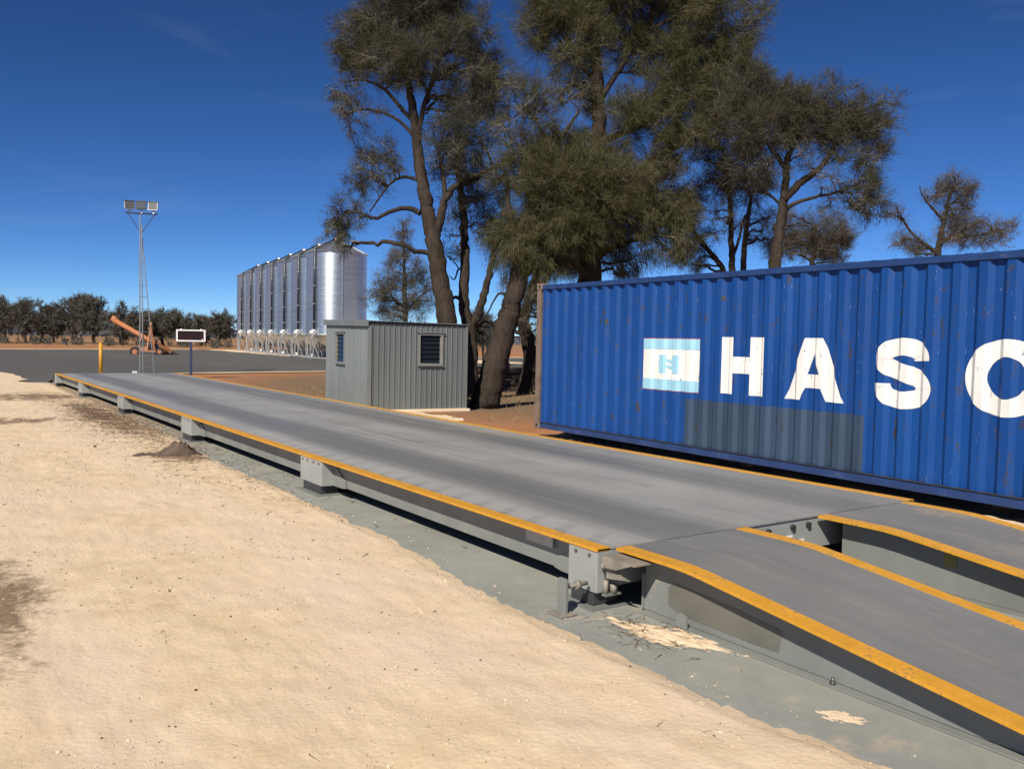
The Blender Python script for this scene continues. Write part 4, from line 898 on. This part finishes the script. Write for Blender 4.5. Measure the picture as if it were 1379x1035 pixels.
tree('she_oak_tree', 'tallest she-oak, its broad crown filling the sky above the left half of the container', 25.5,
  [([(795, 500), (794, 420), (793, 370), (797, 310), (803, 240), (806, 180), (805, 120), (802, 70), (798, 10)], .46, .10), ([(797, 300), (840, 255), (880, 215), (915, 195), (950, 175)], .17, .04), ([(805, 140), (830, 100), (850, 70), (880, 35)], .11, .03), ([(806, 190), (850, 175), (900, 150), (940, 120)], .12, .03),
   ([(804, 110), (785, 90), (765, 60), (750, 30)], .09, .03), ([(795, 350), (830, 330), (860, 320), (890, 300)], .13, .04), ([(803, 215), (780, 190), (745, 175)], .09, .03), ([(770, 60), (750, 25), (725, 8)], .05, .02), ([(880, 40), (915, 15), (950, -20)], .07, .02)],
  [(745, 25, 44, 36), (720, 50, 28, 34, 0, .7), (775, 65, 40, 36), (760, 110, 30, 26, 0, .7), (820, 25, 52, 38), (875, 20, 46, 40), (925, 25, 46, 44), (860, 70, 40, 26), (965, 15, 36, 36), (1005, 40, 26, 34, 0, .65), (910, 80, 46, 34), (955, 80, 44, 34), (985, 95, 34, 36),
   (880, 125, 46, 28, 0, .9), (925, 130, 48, 34, 0, 1.1), (965, 140, 40, 36), (850, 165, 42, 28), (895, 175, 44, 26), (820, 200, 36, 28, 0, .9), (870, 215, 36, 22, 0, .5), (935, 190, 36, 28, 0, .8), (800, 130, 26, 20, 0, .25), (745, -25, 60, 30), (830, -30, 70, 35), (920, -30, 70, 35),
   (840, 255, 50, 40, 0, 1.1, .5), (885, 270, 44, 38, 0, .9, .5), (860, 310, 46, 32, 0, .7, .7), (815, 320, 40, 36, 0, .9, .6), (905, 300, 28, 34, 0, .6, .6), (780, 345, 26, 24, 0, .8, .6), (915, 235, 24, 20, 0, .4), (925, 325, 28, 26, 0, .45, .7), (850, 350, 40, 18, 0, .45, .8), (905, 345, 24, 18, 0, .3, .8)], 'leaf_olive', G1, 16, dens=1.4)
tree('she_oak_tree', 'she-oak with a reddish trunk standing clear over the middle of the container', 24.0,
  [([(1036, 480), (1040, 390), (1046, 330), (1054, 280), (1058, 245), (1062, 205)], .23, .08), ([(1056, 268), (1080, 245), (1105, 225), (1125, 195), (1145, 160)], .13, .04), ([(1053, 285), (1075, 272), (1100, 265), (1130, 258), (1150, 250)], .07, .02), ([(1054, 278), (1035, 262), (1010, 258)], .05, .02), ([(1061, 215), (1075, 180), (1085, 150)], .07, .03), ([(1060, 230), (1035, 195), (1010, 165)], .08, .03)],
  [(1085, 145, 40, 28), (1125, 150, 40, 34), (1165, 155, 34, 36), (1150, 190, 40, 30, 0, .8), (1185, 175, 16, 36, 0, .8), (1060, 150, 36, 30), (1020, 130, 40, 36), (1020, 180, 44, 36), (1060, 190, 30, 26, 0, .6), (1100, 185, 34, 24, 0, .5), (995, 160, 36, 40), (1160, 250, 34, 20, 0, .7), (1180, 270, 18, 26, 0, .7, .5), (1145, 275, 24, 20, 0, .5),
   (1120, 240, 24, 12, 0, .15), (1090, 225, 20, 16, 0, .2), (1180, 215, 20, 26, 0, .7), (1010, 225, 36, 30, 0, .9), (1035, 240, 22, 22, 0, .4)], 'leaf', G1, 17, dens=1.2)
tree('she_oak_tree', 'slim twin-stemmed she-oak behind the container, left of the reddish trunk', 27.0,
  [([(986, 480), (986, 380), (985, 330), (984, 285), (982, 255), (975, 225)], .13, .05), ([(1000, 480), (1001, 370), (1004, 320), (1008, 285), (1014, 255)], .12, .05), ([(987, 345), (994, 325), (998, 310), (1003, 290)], .06, .03)],
  [(985, 230, 32, 30), (970, 255, 26, 22, 0, .8), (1010, 260, 26, 28, 0, .6), (962, 285, 20, 14, 0, .4), (1000, 300, 24, 24, 0, .3), (1030, 310, 20, 24, 0, .4), (975, 200, 34, 26)], 'leaf_grey', G1, 18, dens=.85)
tree('she_oak_tree', 'leaning she-oak sapling whose thin trunk slants left above the container', 28.5,
  [([(1010, 460), (976, 368), (955, 338), (932, 308), (922, 285), (925, 262)], .12, .03)],
  [(925, 275, 22, 24, 0, 1), (912, 300, 22, 24, 0, .8), (935, 325, 24, 22, 0, .8, .6), (945, 345, 20, 16, 0, .6, .6), (900, 280, 20, 22, 0, .8), (938, 265, 14, 18, 0, .7)], 'leaf', G1, 19, dens=1.0)
tree('she_oak_tree', 'low bushy she-oak behind the container under the reddish trunk', 30.0,
  [([(1085, 480), (1090, 390), (1094, 345), (1098, 310)], .16, .05)],
  [(1075, 315, 32, 26), (1110, 315, 32, 28), (1130, 325, 16, 22), (1060, 335, 26, 16, 0, .8), (1105, 335, 40, 14), (1050, 300, 20, 24, 0, .4)], 'leaf_grey', G1, 20, dens=1.05)
tree('she_oak_tree', 'sparse grey half-dead tree above the right part of the container', 33.0,
  [([(1262, 480), (1262, 380), (1264, 335), (1270, 305), (1276, 275), (1284, 250)], .20, .04), ([(1265, 330), (1282, 318), (1310, 318), (1340, 312), (1362, 305)], .09, .015), ([(1262, 340), (1240, 325), (1225, 310), (1210, 285), (1205, 275)], .09, .015), ([(1272, 298), (1255, 280), (1242, 262), (1238, 250)], .07, .015), ([(1276, 280), (1295, 262), (1310, 250)], .06, .015)],
  [(1284, 255, 24, 20, 0, .75), (1262, 262, 16, 16, 0, .45), (1305, 262, 16, 18, 0, .5), (1285, 290, 22, 20, 0, .7), (1300, 308, 26, 18, 0, .6), (1335, 308, 22, 14, 0, .45), (1355, 312, 12, 12, 0, .25), (1215, 325, 22, 12, 0, .6), (1205, 290, 12, 14, 0, .2), (1235, 332, 20, 10, 0, .6), (1325, 325, 30, 10, 0, .6), (1272, 320, 18, 14, 0, .5)], 'leaf_grey', G1, 21, dens=.8, sub_s=2.6)
tree('she_oak_tree', 'smaller thin-crowned she-oak between the nearest silo and the tall trunk', 36.0,
  [([(548, 500), (546, 430), (545, 385), (544, 345), (543, 305)], .16, .03), ([(546, 420), (565, 400), (580, 390)], .07, .02), ([(546, 415), (528, 400), (515, 385)], .07, .02)],
  [(543, 312, 10, 20, 0, .7), (540, 345, 20, 22, 0, .8), (525, 375, 18, 18, 0, .7), (560, 365, 20, 22, 0, .7), (545, 390, 26, 22, 0, .8), (520, 405, 20, 20, 0, .8), (575, 385, 20, 24, 0, .8), (560, 415, 30, 18, 0, .7), (512, 390, 10, 22, 0, .4), (530, 425, 28, 14, 0, .7)], 'leaf_grey', G1, 22, dens=.7)
tree('she_oak_tree', 'small distant bush seen between the forked trunk and the leaning trunk', 60.0,
  [([(651, 486), (650, 460), (652, 440)], .12, .04)], [(648, 440, 14, 18), (655, 455, 12, 12)], 'leaf_far', None, 23, dens=.5, nl=(.3, .7), nw=.03)

# far row of trees beyond the asphalt yard
FT = [(-14, 400, 24, 'at the very left edge of the far row'), (8, 402, 17, 'with a pointed top, second from the left of the far row'), (33, 400, 17, 'with a narrow rounded top, near the left of the far row'), (56, 406, 14, 'small and thin-trunked, fourth in the far row'), (73, 416, 16, 'low and bushy, left of the tallest in the far row'), (98, 397, 22, 'the tallest in the far row, left of the yellow bollard'),
      (126, 404, 19, 'broad-crowned, directly behind the yellow bollard'), (163, 414, 21, 'spreading with bare forked stems, behind the top of the auger'), (186, 420, 14, 'small and dark, behind the auger tube'), (218, 418, 20, 'dark and rounded, right of the light mast'), (242, 422, 16, 'low, above the weight display sign'), (272, 426, 14, 'thin-leaved, left of the last tree before the silos'), (296, 422, 19, 'last one in the far row, beside the silos')]
for k, (x, ytop, w, words_) in enumerate(FT):
    rg = random.Random(100 + k); w = int(w * 1.18); ytop -= 3; D = 128 + rg.uniform(-9, 9); yb = 461.5 + (x - 0) * .012; H_ = yb - ytop
    cls = []
    for q in range(13 + w // 3):
        fy = rg.random() ** .8; ww = w * (1 - .55 * abs(fy - .42) ** 1.3 * 1.6)
        cls.append((x + rg.uniform(-ww, ww) * .78, ytop + 6 + fy * H_ * .60, rg.uniform(.26, .46) * w, rg.uniform(5, 9), rg.uniform(-1.4, 1.4), rg.uniform(.6, 1.1)))
    br_ = [([(x + rg.uniform(-2, 2), yb + 2), (x + rg.uniform(-1.5, 1.5), yb - 12), (x + rg.uniform(-2, 2), yb - 26), (x + rg.uniform(-3, 3), ytop + 14)], .30, .07)]
    for q in range(3 if x != 163 else 5):
        sx_ = rg.choice([-1, 1]) * rg.uniform(.4, .8) * w; br_.append(([(x, yb - rg.uniform(4, 16)), (x + sx_ * .6, yb - rg.uniform(18, 26)), (x + sx_, yb - rg.uniform(30, 38))], .13, .05))
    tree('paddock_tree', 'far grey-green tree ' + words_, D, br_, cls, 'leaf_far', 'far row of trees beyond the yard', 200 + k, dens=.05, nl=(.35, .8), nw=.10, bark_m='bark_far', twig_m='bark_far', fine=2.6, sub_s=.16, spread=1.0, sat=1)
# distant scrub on the horizon, one mass
rg = np.random.default_rng(77); N = 26000
az = rg.uniform(math.radians(-8), math.radians(75), N); rr_ = rg.uniform(330, 620, N); hh = 1.2 + 2.4 * np.abs(np.sin(az * 37) * np.sin(az * 91 + 1)) + rg.random(N)
p = np.stack([rr_ * np.sin(az), rr_ * np.cos(az), rg.random(N) * hh], 1); d = rg.normal(size=(N, 3)); d[:, 2] = np.abs(d[:, 2]); d /= np.linalg.norm(d, axis=1)[:, None]
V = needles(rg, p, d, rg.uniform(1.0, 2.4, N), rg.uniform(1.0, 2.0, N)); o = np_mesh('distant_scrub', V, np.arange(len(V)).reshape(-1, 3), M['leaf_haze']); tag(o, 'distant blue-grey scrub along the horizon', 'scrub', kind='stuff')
# low undergrowth below the far row
N = 16000; x_ = rg.uniform(-30, 320, N); D_ = rg.uniform(112, 150, N); P0 = CAM[None] + FW[None] * D_[:, None] + RT[None] * ((x_ - CX) / F_PX * D_)[:, None]
P0[:, 2] = rg.random(N) ** 3 * .8 - .05; d = rg.normal(size=(N, 3)); d[:, 2] = np.abs(d[:, 2]) + .3; d /= np.linalg.norm(d, axis=1)[:, None]
keep = np.sin(x_ * .31) + np.sin(x_ * .13 + 1) + rg.normal(size=N) * .5 > .75; V = needles(rg, P0[keep], d[keep], rg.uniform(.3, .7, keep.sum()), rg.uniform(.10, .2, keep.sum())); o = np_mesh('undergrowth', V, np.arange(len(V)).reshape(-1, 3), M['leaf_far']); tag(o, 'low dark undergrowth beneath the far row of trees', 'undergrowth', kind='stuff')

# ------------------------------------------------------------------ log pile under the trees
def logs(p, label, n, seed):
    rg = random.Random(seed)
    for k in range(n):
        q = Vector(at(p[0] + rg.uniform(-p[2], p[2]), 500, p[1])); z = .05 + .24 * (k % 3); a = rg.uniform(-.25, .25); L = rg.uniform(1.2, 2.0); dv = Vector((math.cos(YAW + a) * 1, -math.sin(YAW + a), rg.uniform(-.03, .05))) * L / 2
        c = Vector((q.x, q.y + rg.uniform(-.3, .3), z)); r = rg.uniform(.11, .17)
        mb = MB().tube([c - dv, c - dv * .3 + Vector((0, 0, .02)), c + dv * .4, c + dv], [r, r * .97, r * 1.03, r * .9], 10); o = mb.build('log', M['log'])
        tag(o, label, 'log', 'old logs stacked under the trees')
logs((690, 34.0, 42), 'dark old log lying in the shade under the she-oaks', 9, 4)

# ------------------------------------------------------------------ loose things on the ground
def rock(name, loc, s, label, cat, m, seed, group=None):
    bm = bmesh.new(); bmesh.ops.create_icosphere(bm, subdivisions=2, radius=1.0); rg = np.random.default_rng(seed); off = rg.normal(size=3)
    for v in bm.verts:
        k = 1 + .22 * math.sin(v.co.x * 3.1 + off[0] * 5) * math.cos(v.co.y * 2.7 + off[1] * 5) + .10 * rg.normal(); v.co = Vector((v.co.x * s[0] * k, v.co.y * s[1] * k, v.co.z * s[2] * k))
    me = bpy.data.meshes.new(name); bm.to_mesh(me); bm.free(); me.materials.append(M[m]); o = bpy.data.objects.new(name, me); col.objects.link(o); o.location = loc
    return tag(o, label, cat, group)
rock('limestone_rock', (8.35, 7.75, .10), (.10, .17, .07), 'pale rock against the container base below the grey patch', 'rock', 'stone', 1, 'pale rocks beside the deck')
rock('limestone_rock', (8.25, 4.78, .10), (.08, .09, .07), 'white rounded rock beside the timber offcut at the deck joint', 'rock', 'stone', 2, 'pale rocks beside the deck')
rock('limestone_rock', (8.2, 12.2, .06), (.10, .13, .05), 'small pale rock near the left end of the container', 'rock', 'stone', 3, 'pale rocks beside the deck')
o = MB().box((-.05, -.26, -.03), (.05, .26, .04)).build('timber_offcut', M['timber'], None, .006); o.location = (7.86, 4.62, .10); o.rotation_euler = (0, 0, .06); tag(o, 'short grey timber offcut lying beside the deck joint', 'timber')
# dark clod of soil and roots on the sand
bm = bmesh.new(); rg = random.Random(8)
bmesh.ops.create_grid(bm, x_segments=46, y_segments=20, size=1.0)
for v in bm.verts:
    x, y = v.co.x * .62, v.co.y * .24; n_ = float(vnoise(np.array([x * 9 + 3]), np.array([y * 9 + 7]), 81)[0]) + .6 * float(vnoise(np.array([x * 23]), np.array([y * 23]), 82)[0]) + .4 * float(vnoise(np.array([x * 60]), np.array([y * 60]), 83)[0])
    e = max(0.0, 1 - (x / .55) ** 2 - (y / .19) ** 2); hgt = (.05 + .13 * math.exp(-((x - .2) / .2) ** 2)) * e ** .5 * (1 + .85 * n_) - .02 * (e <= .02) + .015 * n_ * e
    v.co = Vector((x + .03 * n_, y + .03 * n_, hgt - .02))
me = bpy.data.meshes.new('soil_clod'); bm.to_mesh(me); bm.free(); me.materials.append(M['log']); o = bpy.data.objects.new('soil_clod', me); col.objects.link(o); o.location = (2.98, 13.2, -.03); o.rotation_euler = (0, 0, -.25)
tag(o, 'dark clod of dug-up soil and roots on the pale sand', 'soil clod')
# pebbles and crumbs over the sand
rg = np.random.default_rng(31); N = 34000
yy = .9 + rg.random(N) ** 1.9 * 21; xx = rg.uniform(-.6, 1, N); lo_ = .07 * yy - 1.0; xx = lo_ + rg.random(N) * (pad_edge(yy) + .12 - lo_)
cl_ = vnoise(xx * 1.6, yy * 1.1, 51) + .5 * vnoise(xx * 5, yy * 5, 52); kp = cl_ + rg.normal(size=N) * .22 > -.02; xx, yy = xx[kp], yy[kp]; N = len(xx)
sz = .0022 + .0055 * rg.random(N) ** 3 + .011 * (rg.random(N) > .985) * rg.random(N); sz *= (1 + .05 * yy)
oct_ = np.array([[1, 0, 0], [0, 1, 0], [-1, 0, 0], [0, -1, 0], [0, 0, 1], [0, 0, -1]], float); of = np.array([[0, 1, 4], [1, 2, 4], [2, 3, 4], [3, 0, 4], [1, 0, 5], [2, 1, 5], [3, 2, 5], [0, 3, 5]])
A_ = rg.uniform(0, 6.28, N); sc3 = sz[:, None] * rg.uniform(.6, 1.4, (N, 3)) * np.array([1, 1, .65]); L_ = oct_[None] * (1 + .3 * rg.normal(size=(N, 6, 1))) * sc3[:, None, :]
ca_, sa_ = np.cos(A_)[:, None], np.sin(A_)[:, None]; Lx = L_[..., 0] * ca_ - L_[..., 1] * sa_; Ly = L_[..., 0] * sa_ + L_[..., 1] * ca_
zz = sand_z(xx, yy); zz = np.where(xx > pad_edge(yy), np.maximum(zz, PADZ), zz)
V = np.stack([Lx + xx[:, None], Ly + yy[:, None], L_[..., 2] + zz[:, None] + sz[:, None] * .25], -1).reshape(-1, 3)
Fc = (of[None] + (np.arange(N) * 6)[:, None, None]).reshape(-1, 3)
t = NT('pebble_mix'); g = t.n('ShaderNodeNewGeometry').outputs['Random Per Island']; cc = t.mix(g, (.40, .30, .20), (.66, .55, .41)); cc = t.mix(t.ramp(g, .965, .97), cc, (.07, .045, .03)); t.set(cc, .95, 0, .1)
o = np_mesh('pebbles', V, Fc, t.m); tag(o, 'loose limestone crumbs and pebbles scattered over the sand', 'pebbles', kind='stuff')
# spilled crumbs beside the container
N = 1500; xx = rg.uniform(7.6, 8.6, N); yy = rg.uniform(-1, 12.8, N); sz = .006 + .022 * rg.random(N) ** 3; L_ = oct_[None] * (1 + .3 * rg.normal(size=(N, 6, 1))) * (sz[:, None] * rg.uniform(.6, 1.4, (N, 3)))[:, None, :]
zz = np.interp(yy, [-3, 3, 9, 12, 20], [.09, .09, .08, .10, .02]) * np.clip((xx - 7.55) / .4, 0, 1) - .02
V = np.stack([L_[..., 0] + xx[:, None], L_[..., 1] + yy[:, None], L_[..., 2] + zz[:, None]], -1).reshape(-1, 3); o = np_mesh('rubble', V, (of[None] + (np.arange(N) * 6)[:, None, None]).reshape(-1, 3), t.m); tag(o, 'limestone rubble along the foot of the container', 'rubble', kind='stuff')
# dry needles and twigs lying about
def lying(n, xf, yf, zf, Lr, w, seed, name, label, m):
    rg = np.random.default_rng(seed); x = xf(rg, n); y = yf(rg, n)
    if callable(zf): z = zf(x, y)
    a = rg.uniform(0, 6.28, n); d = np.stack([np.cos(a), np.sin(a), rg.uniform(-.02, .12, n)], 1); p = np.stack([x, y, z + .004], 1)
    L = rg.uniform(*Lr, n); sd = np.stack([-np.sin(a), np.cos(a), 0 * a], 1) * (w * rg.uniform(.6, 1.4, n))[:, None]
    V = np.stack([p - sd, p + sd, p + d * L[:, None]], 1).reshape(-1, 3); o = np_mesh(name, V, np.arange(len(V)).reshape(-1, 3), M[m]); tag(o, label, 'litter', kind='stuff')
lying(7000, lambda r, n: 3.3 + r.normal(size=n) * .45, lambda r, n: 19.5 + r.normal(size=n) * 4.2, lambda x, y: np.maximum(sand_z(x, y), np.where(x > pad_edge(y) - .1, PADZ, -1)), (.04, .16), .006, 61, 'needle_litter', 'brown dry needle litter beside the far half of the weighbridge', 'litter')
lying(120, lambda r, n: r.uniform(.2, 3.2, n), lambda r, n: 1.2 + r.random(n) ** 1.6 * 14, sand_z, (.03, .11), .0016, 62, 'twig_litter', 'thin dark twigs scattered over the pale sand', 'bark_far' if False else 'litter')
lying(160, lambda r, n: 3.72 + r.normal(size=n) * .12, lambda r, n: 3.85 + r.normal(size=n) * .22, lambda x, y: x * 0 + PADZ + .002, (.06, .2), .0022, 63, 'needle_heap', 'dry needles caught on the concrete beside the near ramp', 'litter')
# dry grass and litter under the she-oaks
rg = np.random.default_rng(64); N = 26000; th = rg.uniform(0, 6.28, N); q = np.sqrt(rg.random(N)); x = 17.5 + 9 * q * np.cos(th); y = 22 + 9.5 * q * np.sin(th); ok = (vnoise(x * .8, y * .8, 65) + .3 * rg.normal(size=N) > .0) & ~((x < 12.3) & (y > 17) & (y < 24)); x, y = x[ok], y[ok]; N = len(x)
d = rg.normal(size=(N, 3)) * .5; d[:, 2] = np.abs(d[:, 2]) + .5; d /= np.linalg.norm(d, axis=1)[:, None]; V = needles(rg, np.stack([x, y, x * 0 - .09], 1), d, rg.uniform(.05, .2, N), rg.uniform(.006, .016, N)); o = np_mesh('dry_grass', V, np.arange(len(V)).reshape(-1, 3), M['dry_grass']); tag(o, 'short dry grass and litter under the she-oaks', 'dry grass', kind='stuff')
# a sandy skirt spilled over the pad beside the near ramp
def spill(name, cx_, cy_, rx, ry, rot, h, seed, label):
    n = 60; u, v = np.meshgrid(np.linspace(-1.1, 1.1, n), np.linspace(-1.1, 1.1, n)); e = 1 - u * u - v * v
    nz = vnoise(u * 3 + seed, v * 3, seed) + .7 * vnoise(u * 8, v * 8 + seed, seed + 1) + .4 * vnoise(u * 20, v * 20, seed + 2)
    z = h * (np.clip(e, -1, 1) * .8 + .9 * nz - .25); c_, s_ = math.cos(rot), math.sin(rot); x = u * rx; y = v * ry
    V = np.stack([cx_ + x * c_ - y * s_, cy_ + x * s_ + y * c_, np.maximum(z, -.01) + PADZ], -1).reshape(-1, 3)
    ix = np.arange(n * n).reshape(n, n); q = np.stack([ix[:-1, :-1], ix[:-1, 1:], ix[1:, 1:], ix[1:, :-1]], -1).reshape(-1, 4)
    o = np_mesh(name, V, q, M['sand'], smooth=True); tag(o, label, 'sand', kind='stuff')
spill('spilled_sand', 3.82, 3.72, .16, .48, .28, .022, 71, 'pale sand spilled on the concrete beside the near ramp')
spill('spilled_sand', 3.70, 2.46, .07, .12, .4, .008, 72, 'small patch of pale sand on the concrete further down the ramp')
